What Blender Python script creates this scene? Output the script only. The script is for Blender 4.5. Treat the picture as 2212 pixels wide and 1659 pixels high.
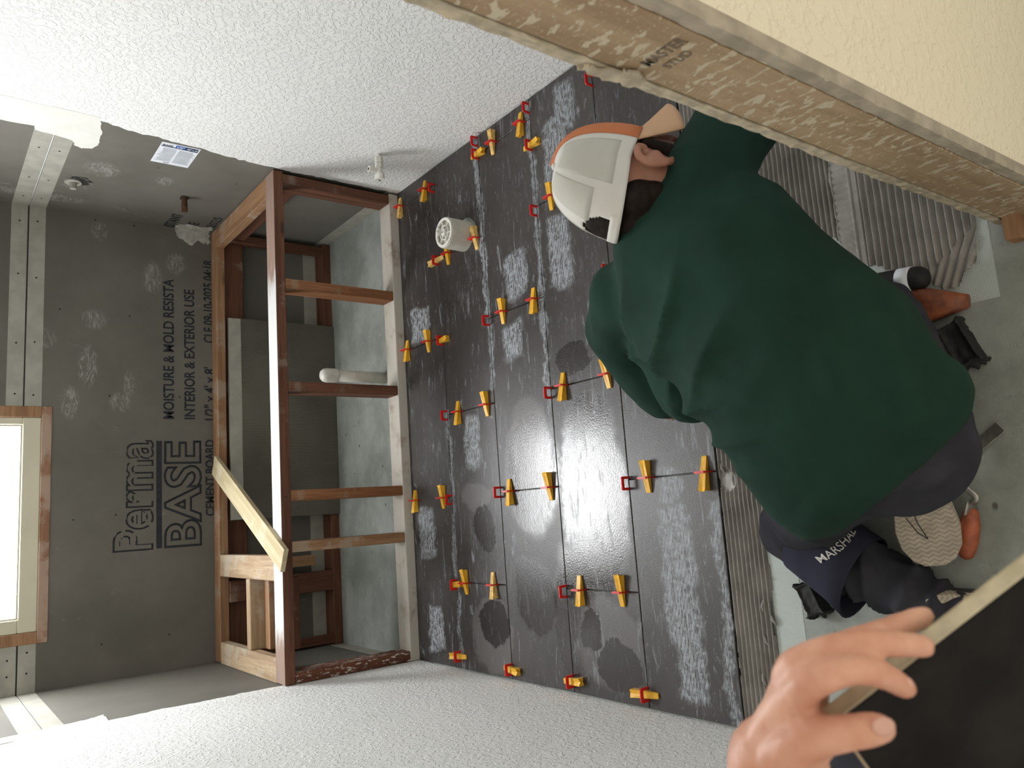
import bpy, bmesh, math, random
from mathutils import Matrix, Vector, noise
from mathutils.bvhtree import BVHTree
random.seed(7)
V = Vector
for o in list(bpy.data.objects): bpy.data.objects.remove(o)
SC = bpy.context.scene
COL = SC.collection

# ------------------------------------------------------------------ camera, world, exposure
H = 1.613
RC = Matrix(((-0.069089, 0.985536, -0.154743), (-0.600386, -0.164954, -0.782513), (-0.796720, 0.038843, 0.603099)))
FPX = 1705.3
cd = bpy.data.cameras.new('camera'); cam = bpy.data.objects.new('camera', cd); COL.objects.link(cam)
cd.sensor_fit = 'HORIZONTAL'; cd.sensor_width = 36; cd.lens = FPX / 2212 * 36; cd.clip_start = 0.02
cam.matrix_world = Matrix.Translation((0, 0, H)) @ RC.to_4x4()
cd.dof.use_dof = True; cd.dof.focus_distance = 2.3; cd.dof.aperture_fstop = 9
SC.camera = cam
w = bpy.data.worlds.new('world'); SC.world = w; w.use_nodes = True
bg = w.node_tree.nodes['Background']; bg.inputs[0].default_value = (1.0, .92, .79, 1); bg.inputs[1].default_value = .85
vs = SC.view_settings; vs.view_transform = 'Standard'; vs.look = 'None'; vs.gamma = 1; vs.use_curve_mapping = False; vs.exposure = 0.22
PANE_STRENGTH = 23.5
C0 = V((0, 0, H))
def ray(x, y): return RC @ V(((x - 1106) / FPX, -(y - 829.5) / FPX, -1))
def at_z(x, y, z): d = ray(x, y); return C0 + d * ((z - H) / d.z)
def at_d(x, y, d): return C0 + ray(x, y) * d            # a point d metres in front of the lens

XL, XR, YB, YF, ZT = -.565, 1.363, 3.605, 2.805, .54
ZC = 2.44; ZS = -.012

# ------------------------------------------------------------------ node helper
class NT:
    def __init__(s, name):
        s.m = bpy.data.materials.new(name); s.m.use_nodes = True; s.t = s.m.node_tree
        s.b = s.t.nodes['Principled BSDF']; s.out = s.t.nodes['Material Output']
    def n(s, typ, **k):
        nd = s.t.nodes.new(typ)
        for a, v in k.items(): setattr(nd, a, v)
        return nd
    def put(s, sock, v):
        if isinstance(v, bpy.types.NodeSocket): s.t.links.new(v, sock)
        elif isinstance(v, (tuple, list)) and len(v) == 3 and sock.type == 'RGBA': sock.default_value = (*v, 1)
        else: sock.default_value = v
    def math(s, op, a, b=0.0, c=None, clamp=False):
        nd = s.n('ShaderNodeMath', operation=op, use_clamp=clamp); s.put(nd.inputs[0], a); s.put(nd.inputs[1], b)
        if c is not None: s.put(nd.inputs[2], c)
        return nd.outputs[0]
    def coord(s, kind='Object', scale=(1, 1, 1), rot=(0, 0, 0)):
        if kind == 'World': src = s.n('ShaderNodeNewGeometry').outputs['Position']
        else: src = s.n('ShaderNodeTexCoord').outputs[kind]
        mp = s.n('ShaderNodeMapping'); s.put(mp.inputs[0], src); mp.inputs['Scale'].default_value = scale; mp.inputs['Rotation'].default_value = rot
        return mp.outputs[0]
    def noise(s, vec, scale=5, detail=4, rough=.55, dist=0, color=False):
        nd = s.n('ShaderNodeTexNoise'); s.put(nd.inputs['Vector'], vec); nd.inputs['Scale'].default_value = scale
        nd.inputs['Detail'].default_value = detail; nd.inputs['Roughness'].default_value = rough; nd.inputs['Distortion'].default_value = dist
        return nd.outputs['Color' if color else 'Fac']
    def voro(s, vec, scale=5, feature='F1', out='Distance', rnd=1):
        nd = s.n('ShaderNodeTexVoronoi', feature=feature); s.put(nd.inputs['Vector'], vec); nd.inputs['Scale'].default_value = scale
        nd.inputs['Randomness'].default_value = rnd
        return nd.outputs[out]
    def wave(s, vec, scale=5, dist=2, detail=2, direction='X'):
        nd = s.n('ShaderNodeTexWave', bands_direction=direction); s.put(nd.inputs['Vector'], vec); nd.inputs['Scale'].default_value = scale
        nd.inputs['Distortion'].default_value = dist; nd.inputs['Detail'].default_value = detail
        return nd.outputs['Fac']
    def step(s, v, a, b, lo=0., hi=1., smooth=True):
        nd = s.n('ShaderNodeMapRange'); nd.interpolation_type = 'SMOOTHSTEP' if smooth else 'LINEAR'
        s.put(nd.inputs[0], v); s.put(nd.inputs[1], a); s.put(nd.inputs[2], b); s.put(nd.inputs[3], lo); s.put(nd.inputs[4], hi)
        return nd.outputs[0]
    def mix(s, f, a, b):
        nd = s.n('ShaderNodeMix', data_type='RGBA'); s.put(nd.inputs[0], f); s.put(nd.inputs[6], a); s.put(nd.inputs[7], b)
        return nd.outputs[2]
    def bump(s, h, strength=.3, dist=.002, prev=None):
        nd = s.n('ShaderNodeBump'); s.put(nd.inputs['Height'], h); nd.inputs['Strength'].default_value = strength; nd.inputs['Distance'].default_value = dist
        if prev is not None: s.put(nd.inputs['Normal'], prev)
        return nd.outputs[0]
    def set(s, base=None, rough=None, normal=None, metal=None, spec=None, sss=None, emit=None, alpha=None):
        for k, v in (('Base Color', base), ('Roughness', rough), ('Normal', normal), ('Metallic', metal), ('Specular IOR Level', spec)):
            if v is not None: s.put(s.b.inputs[k], v)
        if sss: s.b.inputs['Subsurface Weight'].default_value = sss; s.b.inputs['Subsurface Radius'].default_value = (.012, .005, .003); s.b.inputs['Subsurface Scale'].default_value = .5
        if emit: s.put(s.b.inputs['Emission Color'], emit[0]); s.b.inputs['Emission Strength'].default_value = emit[1]
        return s.m

def simple(name, col, rough=.5, var=.12, scale=30, bump=0, metal=0, spec=.5):
    t = NT(name); c = t.coord()
    n = t.noise(c, scale, 4)
    f = t.step(n, .35, .7)
    base = t.mix(f, tuple(x * (1 - var) for x in col), tuple(min(1, x * (1 + var)) for x in col))
    nm = t.bump(n, bump, .002) if bump else None
    return t.set(base, rough, nm, metal, spec)

def paint(name, col, strength=.55, scale=75):
    t = NT(name); c = t.coord('World')
    n1 = t.noise(c, scale, 3, .5, .6); n2 = t.noise(c, scale * .33, 2)
    h = t.math('ADD', t.step(n1, .46, .60), t.math('MULTIPLY', n2, .5))
    dirt = t.step(t.noise(c, 1.7, 4), .35, .8)
    return t.set(t.mix(dirt, col, tuple(x * .96 for x in col)), .62, t.bump(h, strength, .0035), spec=.3)

M = {}
M['white_paint'] = paint('white_paint', (.87, .87, .855))
M['cream_paint'] = paint('cream_paint', (.86, .79, .61), .35, 60)
M['smooth_white'] = simple('joint_compound', (.78, .77, .72), .7, .05, 9, .05)
def cement_mat():
    t = NT('cement_board'); c = t.coord('World')
    big = t.noise(c, 2.2, 5, .6); fine = t.noise(c, 260, 2)
    col = t.mix(t.step(big, .3, .72), (.122, .114, .096), (.168, .157, .134))
    sm = t.noise(t.coord('World', (3, 3, 1.4), (0, .5, .2)), 1.6, 6, .72, 1.2)
    m1 = t.math('MULTIPLY', t.step(sm, .60, .72), t.step(t.noise(c, 38, 4, .7), .42, .66))
    col = t.mix(t.math('MULTIPLY', m1, .5), col, (.42, .40, .36))
    spk = t.step(t.voro(c, 55), .05, .02)
    col = t.mix(t.math('MULTIPLY', spk, .35), col, (.5, .49, .45))
    weave = t.math('ADD', t.wave(c, 190, .4, 1, 'Z'), t.wave(c, 190, .4, 1, 'X'))
    return t.set(col, .78, t.bump(t.math('ADD', fine, t.math('MULTIPLY', weave, .25)), .16, .001), spec=.35)
M['cement'] = cement_mat()
M['cement_light'] = simple('cement_tape', (.36, .35, .30), .8, .10, 14, .15)
M['cement_dust'] = simple('cement_dust', (.44, .43, .39), .85, .2, 40, .2)
M['cement_ribbed'] = None
def ribbed():
    t = NT('cement_ribbed'); c = t.coord('World'); wv = t.wave(c, 62, .6, 2, 'X')
    col = t.mix(t.step(t.noise(c, 3, 5), .3, .7), (.105, .098, .078), (.155, .145, .118))
    return t.set(col, .82, t.bump(wv, .5, .0025), spec=.3)
M['cement_ribbed'] = ribbed()
def subfloor_mat():
    t = NT('subfloor_cement'); c = t.coord('World')
    col = t.mix(t.step(t.noise(c, 3.5, 6, .65), .32, .7), (.23, .25, .222), (.40, .425, .39))
    col = t.mix(t.step(t.noise(c, 17, 5, .7), .60, .72), col, (.22, .23, .2))
    col = t.mix(t.math('MULTIPLY', t.step(t.voro(c, 16), .09, .04), .55), col, (.62, .62, .56))
    col = t.mix(t.step(t.voro(t.coord('World', (1, 1.3, 1)), 7.3), .07, .03), col, (.12, .115, .1))
    wv = t.math('ADD', t.wave(c, 130, .5, 1, 'X'), t.wave(c, 130, .5, 1, 'Y'))
    return t.set(col, .7, t.bump(t.math('ADD', wv, t.noise(c, 120, 3)), .3, .0015), spec=.4)
M['subfloor'] = subfloor_mat()
def wood(name, dark, light, dust=None, dustamt=0., grain=1.0, splash=0.):
    t = NT(name); oi = t.n('ShaderNodeObjectInfo').outputs['Random']
    c0 = t.coord('Object', (1.2, 22, 22))
    ad = t.n('ShaderNodeVectorMath', operation='ADD'); t.put(ad.inputs[0], c0)
    cb = t.n('ShaderNodeCombineXYZ'); t.put(cb.inputs[0], t.math('MULTIPLY', oi, 31.)); t.put(cb.inputs[1], t.math('MULTIPLY', oi, 57.))
    t.t.links.new(cb.outputs[0], ad.inputs[1]); c = ad.outputs[0]
    g = t.noise(c, 1.6, 5, .6, .5); g2 = t.noise(c, 7.5, 3, .6)
    f = t.math('ADD', t.math('MULTIPLY', g, .7), t.math('MULTIPLY', g2, .3))
    col = t.mix(t.step(f, .36, .66), dark, light)
    o = t.coord('Object')
    kn = t.step(t.voro(t.coord('Object', (3.2, 9, 9)), 1.0), .16, .05)
    col = t.mix(t.math('MULTIPLY', kn, .7), col, tuple(x * .35 for x in dark))
    col = t.mix(t.math('MULTIPLY', t.step(t.voro(o, 21), .035, .02), .8), col, (.03, .02, .015))
    if dust:
        d = t.math('MULTIPLY', t.step(t.noise(o, 7, 5, .65), .62 - dustamt * .5, .72 - dustamt * .4), min(1, .45 + dustamt * .6))
        col = t.mix(d, col, dust)
    if splash:
        s1 = t.step(t.noise(t.coord('Object', (14, 60, 60)), 1.5, 5, .75), .60 - splash * .12, .63 - splash * .12)
        col = t.mix(s1, col, (.66, .63, .56))
    return t.set(col, .72, t.bump(f, .35 * grain, .0015), spec=.3)
M['wood_red'] = wood('wood_red', (.090, .036, .020), (.175, .076, .044), (.30, .24, .19), .05)
M['wood_orange'] = wood('wood_orange', (.20, .082, .034), (.34, .155, .070), (.35, .28, .2), .05)
M['wood_pine'] = wood('wood_pine', (.35, .24, .145), (.52, .39, .255), (.5, .45, .36), .25)
M['wood_pale'] = wood('wood_pale', (.44, .36, .21), (.60, .51, .33), (.62, .57, .42), .2)
M['wood_dusty'] = wood('wood_dusty', (.30, .23, .18), (.47, .40, .33), (.57, .54, .48), .6)
M['wood_splash'] = wood('wood_splash', (.085, .030, .016), (.17, .062, .032), None, 0, 1, .35)
M['wood_mid'] = wood('wood_mid', (.24, .125, .062), (.38, .22, .12), (.42, .34, .26), .2)
def jamb_mat():
    t = NT('jamb_wood'); c = t.coord('World', (26, 26, 2)); o = t.coord('World')
    g = t.noise(c, 1.3, 5, .6)
    col = t.mix(t.step(g, .35, .68), (.33, .235, .145), (.45, .335, .215))
    s1 = t.noise(t.coord('World', (26, 26, 52), (.9, 0, 0)), 1.55, 3, .62, .5); s2 = t.noise(o, 5, 2)
    m = t.step(s1, t.math('SUBTRACT', .635, t.math('MULTIPLY', s2, .12)), t.math('SUBTRACT', .655, t.math('MULTIPLY', s2, .12)))
    col = t.mix(t.math('MULTIPLY', m, .85), col, (.62, .56, .43))
    s3 = t.step(t.noise(t.coord('World', (95, 95, 190), (.8, 0, 0)), 1.4, 3, .6), .60, .64)
    col = t.mix(t.math('MULTIPLY', s3, .45), col, (.55, .48, .36))
    return t.set(col, .75, t.bump(t.math('ADD', g, m), .3, .0012), spec=.3)
M['jamb'] = jamb_mat()
M['gypsum'] = simple('gypsum_edge', (.50, .44, .33), .9, .22, 45, .9)
M['gypsum_dark'] = simple('gypsum_paper', (.40, .35, .275), .9, .16, 30, .5)
M['gap'] = simple('dark_gap', (.05, .03, .02), .9)
M['vinyl'] = simple('cream_vinyl', (.62, .58, .44), .45, .05, 4)
M['window_wood'] = wood('window_wood', (.23, .115, .065), (.33, .18, .11), (.44, .33, .26), .45)
M['ink'] = simple('print_ink', (.018, .019, .026), .8, .3, 60)
M['ink_grey'] = simple('stamp_ink', (.17, .135, .10), .85, .3, 60)
def pane_mat():
    t = NT('frosted_pane'); n = t.noise(t.coord('World'), 3, 2)
    return t.set((.9, .9, .9), .3, emit=(t.mix(n, (.93, .97, 1.0), (1.0, 1.0, 1.0)), PANE_STRENGTH))
M['pane'] = pane_mat()
M['pvc'] = simple('white_pvc', (.66, .63, .55), .4, .08, 25)
M['valve'] = simple('white_valve', (.74, .72, .66), .35, .06, 40)
M['dark_hole'] = simple('dark_hole', (.02, .018, .016), .9)
M['copper'] = simple('aged_copper', (.16, .09, .05), .45, .3, 80, .2, .7)
M['steel'] = simple('dull_steel', (.35, .34, .31), .4, .25, 60, .1, .8)
M['red'] = simple('red_plastic', (.70, .022, .018), .38, .12, 50)
M['yellow'] = simple('yellow_plastic', (.86, .47, .035), .42, .10, 40)
M['yellow_dusty'] = simple('yellow_plastic_dusty', (.80, .52, .16), .6, .22, 60)
M['paper'] = simple('sticker_paper', (.80, .83, .88), .5, .03)
M['blue'] = simple('sticker_blue', (.02, .10, .40), .5, .05)
M['navy_print'] = simple('sticker_navy', (.025, .04, .10), .5, .05)
M['greyprint'] = simple('sticker_grey', (.34, .37, .42), .6, .1)
M['barcode'] = simple('sticker_black', (.04, .04, .05), .6, .1)

# ------------------------------------------------------------------ mesh helpers
def finish(o, mat, parent=None, smooth=False, kind=None):
    if mat is not None: o.data.materials.append(M[mat] if isinstance(mat, str) else mat)
    if parent is not None:
        o.parent = parent; o.matrix_parent_inverse = Matrix.Translation(-parent.location) if parent.rotation_euler.to_quaternion().angle < 1e-6 else parent.matrix_basis.inverted()
    if smooth:
        for p in o.data.polygons: p.use_smooth = True
    if kind: o['kind'] = kind
    COL.objects.link(o) if o.name not in COL.objects else None
    return o
def tag(o, label=None, cat=None, group=None, kind=None):
    for k, v in (('label', label), ('category', cat), ('group', group), ('kind', kind)):
        if v: o[k] = v
    return o
def empty(name, loc):
    o = bpy.data.objects.new(name, None); o.location = loc; o.empty_display_size = .05; COL.objects.link(o); return o
def obj(name, bm, mat, parent=None, smooth=False, kind=None):
    me = bpy.data.meshes.new(name); bm.normal_update(); bm.to_mesh(me); bm.free()
    return finish(bpy.data.objects.new(name, me), mat, parent, smooth, kind)
def pyobj(name, vs_, fs, mat, parent=None, smooth=False, kind=None):
    me = bpy.data.meshes.new(name); me.from_pydata([tuple(v) for v in vs_], [], fs); me.update()
    return finish(bpy.data.objects.new(name, me), mat, parent, smooth, kind)
def add_box(bm, mn, mx, bevel=0, mat=None):
    r = bmesh.ops.create_cube(bm, size=1)
    vs_ = r['verts']; c = (V(mn) + V(mx)) / 2; s = V(mx) - V(mn)
    for v in vs_:
        v.co = V((v.co.x * s.x, v.co.y * s.y, v.co.z * s.z)) + c
        if mat is not None: v.co = mat @ v.co
    if bevel:
        es = list({e for v in vs_ for e in v.link_edges})
        bmesh.ops.bevel(bm, geom=es, offset=bevel, segments=1, affect='EDGES')
def boxes(name, lst, mat, parent=None, bevel=0, kind=None):
    bm = bmesh.new()
    for mn, mx in lst: add_box(bm, mn, mx, bevel)
    return obj(name, bm, mat, parent, kind=kind)
def centred_box(name, mn, mx, mat, parent=None, bevel=.002, jitter=0):
    """box whose own origin is its centre and whose local X is its longest side (so wood grain runs along it)"""
    mn, mx = V(mn), V(mx); c = (mn + mx) / 2; s = mx - mn
    ax = max(range(3), key=lambda i: s[i])
    rot = (Matrix.Identity(3), Matrix(((0, -1, 0), (1, 0, 0), (0, 0, 1))), Matrix(((0, 0, -1), (0, 1, 0), (1, 0, 0))))[ax]
    ls = [s.x, s.y, s.z]
    if ax == 1: ls = [s.y, s.x, s.z]
    if ax == 2: ls = [s.z, s.y, s.x]
    bm = bmesh.new(); h = V(ls) / 2; add_box(bm, -h, h, bevel)
    if jitter:
        for v in bm.verts: v.co += V((random.uniform(-1, 1), random.uniform(-1, 1), random.uniform(-1, 1))) * jitter
    o = obj(name, bm, mat)
    mw = Matrix.Translation(c) @ rot.to_4x4()
    if parent is not None:
        o.parent = parent; o.matrix_parent_inverse = Matrix.Translation(-parent.location)
    o.matrix_basis = mw
    return o
def frame_from(d, up=V((0, 0, 1))):
    d = d.normalized(); u = up - d * up.dot(d)
    if u.length < 1e-4: u = V((1, 0, 0)) - d * d.x
    u.normalize(); return d, u, d.cross(u)
def add_loft(bm, rings, cap=True):
    vr = [[bm.verts.new(p) for p in r] for r in rings]; n = len(rings[0])
    for a, b in zip(vr, vr[1:]):
        for i in range(n): bm.faces.new((a[i], a[(i + 1) % n], b[(i + 1) % n], b[i]))
    if cap: bm.faces.new(list(reversed(vr[0]))); bm.faces.new(vr[-1])
def ring(c, u, v, a, b, n=16, p=2.0):
    out = []
    for i in range(n):
        t = 2 * math.pi * i / n; cs, sn = math.cos(t), math.sin(t)
        out.append(c + u * (a * math.copysign(abs(cs) ** (2 / p), cs)) + v * (b * math.copysign(abs(sn) ** (2 / p), sn)))
    return out
def add_tube(bm, pts, rad, n=16, round_ends=True, up=V((0, 0, 1)), flat=1.0):
    """tube through pts with a radius each; ends rounded; flat scales the second axis"""
    pts = [V(p) for p in pts]; rings = []
    m = len(pts); d0 = None
    for i in range(m):
        d = (pts[min(i + 1, m - 1)] - pts[max(i - 1, 0)])
        D, U, W = frame_from(d, up); r = rad[i]
        if round_ends and i == 0:
            for q in (.97, .75, .4): rings.append(ring(pts[0] - D * r * q, U, W, r * math.sqrt(1 - q * q), r * math.sqrt(1 - q * q) * flat, n))
        rings.append(ring(pts[i], U, W, r, r * flat, n))
        if round_ends and i == m - 1:
            for q in (.4, .75, .97): rings.append(ring(pts[-1] + D * r * q, U, W, r * math.sqrt(1 - q * q), r * math.sqrt(1 - q * q) * flat, n))
    add_loft(bm, rings)
def catmull(pts, k=6):
    out = []
    P = [pts[0]] + list(pts) + [pts[-1]]
    for i in range(1, len(P) - 2):
        p0, p1, p2, p3 = P[i - 1], P[i], P[i + 1], P[i + 2]
        for j in range(k):
            t = j / k
            out.append(.5 * ((2 * p1) + (p2 - p0) * t + (2 * p0 - 5 * p1 + 4 * p2 - p3) * t * t + (3 * p1 - p0 - 3 * p2 + p3) * t ** 3))
    out.append(P[-2]); return out
def remesh(bm, voxel, smooth=8, fac=.5):
    """one continuous skin around overlapping closed pieces"""
    me = bpy.data.meshes.new('tmp'); bmesh.ops.recalc_face_normals(bm, faces=bm.faces); bm.to_mesh(me); bm.free()
    o = bpy.data.objects.new('tmp', me); COL.objects.link(o)
    r = o.modifiers.new('r', 'REMESH'); r.mode = 'VOXEL'; r.voxel_size = voxel
    s = o.modifiers.new('s', 'SMOOTH'); s.iterations = smooth; s.factor = fac
    dg = bpy.context.evaluated_depsgraph_get(); ev = o.evaluated_get(dg)
    me2 = bpy.data.meshes.new_from_object(ev)
    bpy.data.objects.remove(o); bpy.data.meshes.remove(me)
    return me2
def meshobj(name, me, mat, parent=None):
    o = bpy.data.objects.new(name, me); me.materials.clear()
    return finish(o, mat, parent, True)
def displace(me, fn):
    ns = [v.normal.copy() for v in me.vertices]
    for v, n in zip(me.vertices, ns): v.co += n * fn(v.co, n)
    me.update()
def text_mesh(body, bold=0., outline=0.):
    cu = bpy.data.curves.new('txt', 'FONT'); cu.body = body; cu.size = 1; cu.resolution_u = 4
    if outline: cu.fill_mode = 'NONE'; cu.bevel_depth = outline; cu.bevel_resolution = 0
    if bold: cu.offset = bold
    o = bpy.data.objects.new('txt', cu); COL.objects.link(o)
    dg = bpy.context.evaluated_depsgraph_get(); me = bpy.data.meshes.new_from_object(o.evaluated_get(dg))
    bpy.data.objects.remove(o)
    return me
def put_text(name, body, origin, right, up, width, height, mat, parent, bold=0., outline=0., keep=None, flat=.0006):
    """lay text on a plane: its box filled to width x height; keep(u,v) drops vertices outside"""
    me = text_mesh(body, bold, outline)
    xs = [v.co.x for v in me.vertices]; ys = [v.co.y for v in me.vertices]
    x0, x1, y0, y1 = min(xs), max(xs), min(ys), max(ys)
    nrm = right.cross(up)
    for v in me.vertices:
        u = (v.co.x - x0) / (x1 - x0) * width; q = (v.co.y - y0) / (y1 - y0) * height
        v.co = origin + right * u + up * q + nrm * (flat + v.co.z * flat * 2)
    if keep:
        bm = bmesh.new(); bm.from_mesh(me)
        bmesh.ops.delete(bm, geom=[f for f in bm.faces if not keep(f.calc_center_median())], context='FACES'); bm.to_mesh(me); bm.free()
    o = bpy.data.objects.new(name, me); me.materials.clear()
    return finish(o, mat, parent)
def at_y(x, y, Y): d = ray(x, y); return C0 + d * (Y / d.y)
def at_x(x, y, X_): d = ray(x, y); return C0 + d * (X_ / d.x)
# scuffs with a place of their own on the cement boards
def add_scuffs(m, spots, col=(.46, .45, .41), amt=.6):
    t = NT.__new__(NT); t.m = m; t.t = m.node_tree; t.b = t.t.nodes['Principled BSDF']
    old = t.b.inputs['Base Color'].links[0].from_socket
    pos = t.n('ShaderNodeSeparateXYZ'); g = t.n('ShaderNodeNewGeometry'); t.t.links.new(g.outputs['Position'], pos.inputs[0])
    acc = None
    for c, r in spots:
        d = [t.math('DIVIDE', t.math('SUBTRACT', pos.outputs[i], c[i]), r[i]) for i in range(3)]
        s_ = t.math('ADD', t.math('ADD', t.math('MULTIPLY', d[0], d[0]), t.math('MULTIPLY', d[1], d[1])), t.math('MULTIPLY', d[2], d[2]))
        mk = t.step(s_, 1.0, .15)
        acc = mk if acc is None else t.math('MAXIMUM', acc, mk)
    n = t.step(t.noise(t.coord('World', (9, 9, 30), (.35, .6, 0)), 2.2, 7, .78, 1.4), .44, .64)
    t.put(t.b.inputs['Base Color'], t.mix(t.math('MULTIPLY', t.math('MULTIPLY', acc, n), amt), old, col))
sp = []
for x, y, rx, rz in [(205, 690, .05, .06), (190, 790, .11, .045), (330, 600, .09, .045), (380, 570, .06, .05), (90, 730, .05, .06), (215, 500, .05, .04), (260, 870, .05, .05), (280, 830, .07, .03), (150, 870, .08, .04)]:
    p = at_y(x, y, YB); sp.append(((p.x, p.y, p.z), (rx, .05, rz)))
for x, y, ry, rz in [(220, 365, .08, .07), (355, 390, .05, .04), (470, 480, .06, .05), (90, 420, .05, .2)]:
    p = at_x(x, y, XR); sp.append(((p.x, p.y, p.z), (.05, ry, rz)))
add_scuffs(M['cement'], sp)

# ------------------------------------------------------------------ floor and tiles
floor = tag(boxes('floor', [((-1.6, -.7, -.07), (2.3, 3.72, ZS))], 'subfloor'), kind='structure', label='pale green grey cement board subfloor')
def tile_mat():
    t = NT('dark_tile'); g = t.n('ShaderNodeNewGeometry'); sx = t.n('ShaderNodeSeparateXYZ'); t.t.links.new(g.outputs['Position'], sx.inputs[0])
    c = t.coord('World'); n1 = t.noise(c, 6, 4, .6); n2 = t.noise(c, 31, 4, .6)
    x = t.math('ADD', sx.outputs[0], t.math('MULTIPLY', t.math('SUBTRACT', n1, .5), .13))
    y = t.math('ADD', sx.outputs[1], t.math('MULTIPLY', t.math('SUBTRACT', n2, .5), .045))
    y = t.math('ADD', y, t.math('MULTIPLY', t.math('SUBTRACT', t.noise(t.coord('World', (1, 1, 1), (0, 0, .8)), 7.5, 3), .5), .075))
    def boxm(cx, cy, hx, hy, soft=.02):
        a = t.math('DIVIDE', t.math('SUBTRACT', hx, t.math('ABSOLUTE', t.math('SUBTRACT', x, cx))), soft, clamp=True)
        b = t.math('DIVIDE', t.math('SUBTRACT', hy, t.math('ABSOLUTE', t.math('SUBTRACT', y, cy))), soft, clamp=True)
        return t.math('MULTIPLY', a, b)
    def ell(cx, cy, rx, ry, e=.25):
        a = t.math('DIVIDE', t.math('SUBTRACT', x, cx), rx); b = t.math('DIVIDE', t.math('SUBTRACT', y, cy), ry)
        return t.step(t.math('ADD', t.math('MULTIPLY', a, a), t.math('MULTIPLY', b, b)), 1 + e, 1 - e)
    def mx(l):
        r = l[0]
        for q in l[1:]: r = t.math('MAXIMUM', r, q)
        return r
    scr = mx([boxm(*p) for p in [(1.249, 1.724, .095, .055), (1.094, 1.783, .14, .06), (.80, 1.80, .13, .058), (.786, 2.03, .09, .062), (.568, 2.07, .068, .06), (.751, 2.671, .073, .075), (.252, 2.347, .10, .055), (-.077, 2.70, .10, .07), (-.43, 2.67, .09, .06), (-.20, 1.44, .17, .062), (-.41, 1.42, .12, .055), (.02, 1.44, .06, .05)]])
    edge = t.math('MULTIPLY', mx([boxm(.75, 2.205, .35, .018, .01), boxm(.55, 1.905, .4, .014, .01), boxm(-.1, 2.505, .5, .016, .01), boxm(1.05, 2.21, .3, .02, .01), boxm(.95, 1.90, .4, .02, .01), boxm(-.3, 1.30, .3, .018, .01)]), .85)
    streak = t.step(t.noise(t.coord('World', (9, 150, 1)), 1.6, 4, .65), .44, .62)
    fleck = t.step(t.noise(c, 60, 4, .7), .40, .62)
    hatch = t.step(t.math('ABSOLUTE', t.math('SUBTRACT', t.math('FRACT', t.math('MULTIPLY', t.math('ADD', sx.outputs[1], t.math('MULTIPLY', sx.outputs[0], .34)), 82.)), .5)), .02, .17)
    m_scr = t.math('MULTIPLY', t.math('MULTIPLY', t.math('MAXIMUM', scr, edge), t.math('MAXIMUM', t.math('MULTIPLY', streak, .8), t.math('MULTIPLY', fleck, .7))), t.math('ADD', t.math('MULTIPLY', hatch, .6), .4))
    gen = t.math('MULTIPLY', t.step(t.noise(t.coord('World', (5, 26, 1), (0, 0, .25)), 1.5, 7, .74, 1.0), .56, .68), .42)
    gen = t.math('MAXIMUM', gen, t.math('MULTIPLY', t.math('MULTIPLY', t.step(t.noise(c, 3.1, 3), .42, .62), t.step(t.noise(t.coord('World', (14, 60, 1), (0, 0, -.15)), 1.3, 6, .75, .8), .52, .70)), .22))
    gen = t.math('MAXIMUM', gen, t.math('MULTIPLY', t.step(t.voro(t.coord('World', (1, 2.2, 1)), 26), .085, .05), .35))
    m = t.math('MAXIMUM', m_scr, gen)
    haze = t.step(t.noise(c, 2.6, 4), .35, .7)
    base = t.mix(haze, (.032, .027, .025), (.056, .049, .047))
    base = t.mix(t.math('MULTIPLY', m, .9), base, (.50, .54, .58))
    film_glare = t.math('MULTIPLY', mx([ell(.2, 2.02, .16, .10), ell(.0, 1.72, .2, .12), ell(-.40, 1.72, .13, .14), ell(-.42, 2.30, .13, .12, .15), ell(.05, 2.35, .06, .09)]), .30)  # grey haze left on the tiles, window reflection painted in with it
    base = t.mix(film_glare, base, (.22, .205, .20))
    wet = mx([ell(.441, 1.783, .052, .076, .08), ell(-.062, 2.31, .085, .065, .12), ell(-.385, 2.29, .075, .10, .08), ell(-.463, 1.69, .07, .09, .08), ell(-.375, 1.80, .05, .045, .1), ell(-.29, 2.05, .13, .10, .2), ell(-.22, 2.06, .06, .08)])
    base = t.mix(wet, base, (.032, .027, .026))
    gloss = mx([ell(.11, 2.02, .20, .14, .3), ell(.03, 1.74, .30, .145, .2), ell(-.33, 1.86, .2, .1, .3)])
    r = t.math('ADD', .40, t.math('MULTIPLY', m, .3))
    grain = t.noise(c, 48, 5, .75)
    r = t.math('SUBTRACT', r, t.math('MULTIPLY', gloss, t.math('ADD', .05, t.math('MULTIPLY', t.math('ADD', n1, grain), .15))))
    r = t.math('SUBTRACT', r, t.math('MULTIPLY', wet, .14))
    nm = t.bump(t.math('ADD', t.math('MULTIPLY', m, .6), t.math('ADD', t.noise(c, 190, 2), t.math('MULTIPLY', n2, .6))), .16, .002)
    return t.set(base, r, nm, spec=.5)
M['tile'] = tile_mat()
JY = [2.806, 2.507, 2.200, 1.893, 1.587, 1.278]
JX = [[1.286, .668, .056], [.975, .364, -.254], [1.286, .668, .056], [.975, .364, -.254], [1.286, .668, .056]]
G = .0014
DRAIN = V((1.010, 2.318, 0))
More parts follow.
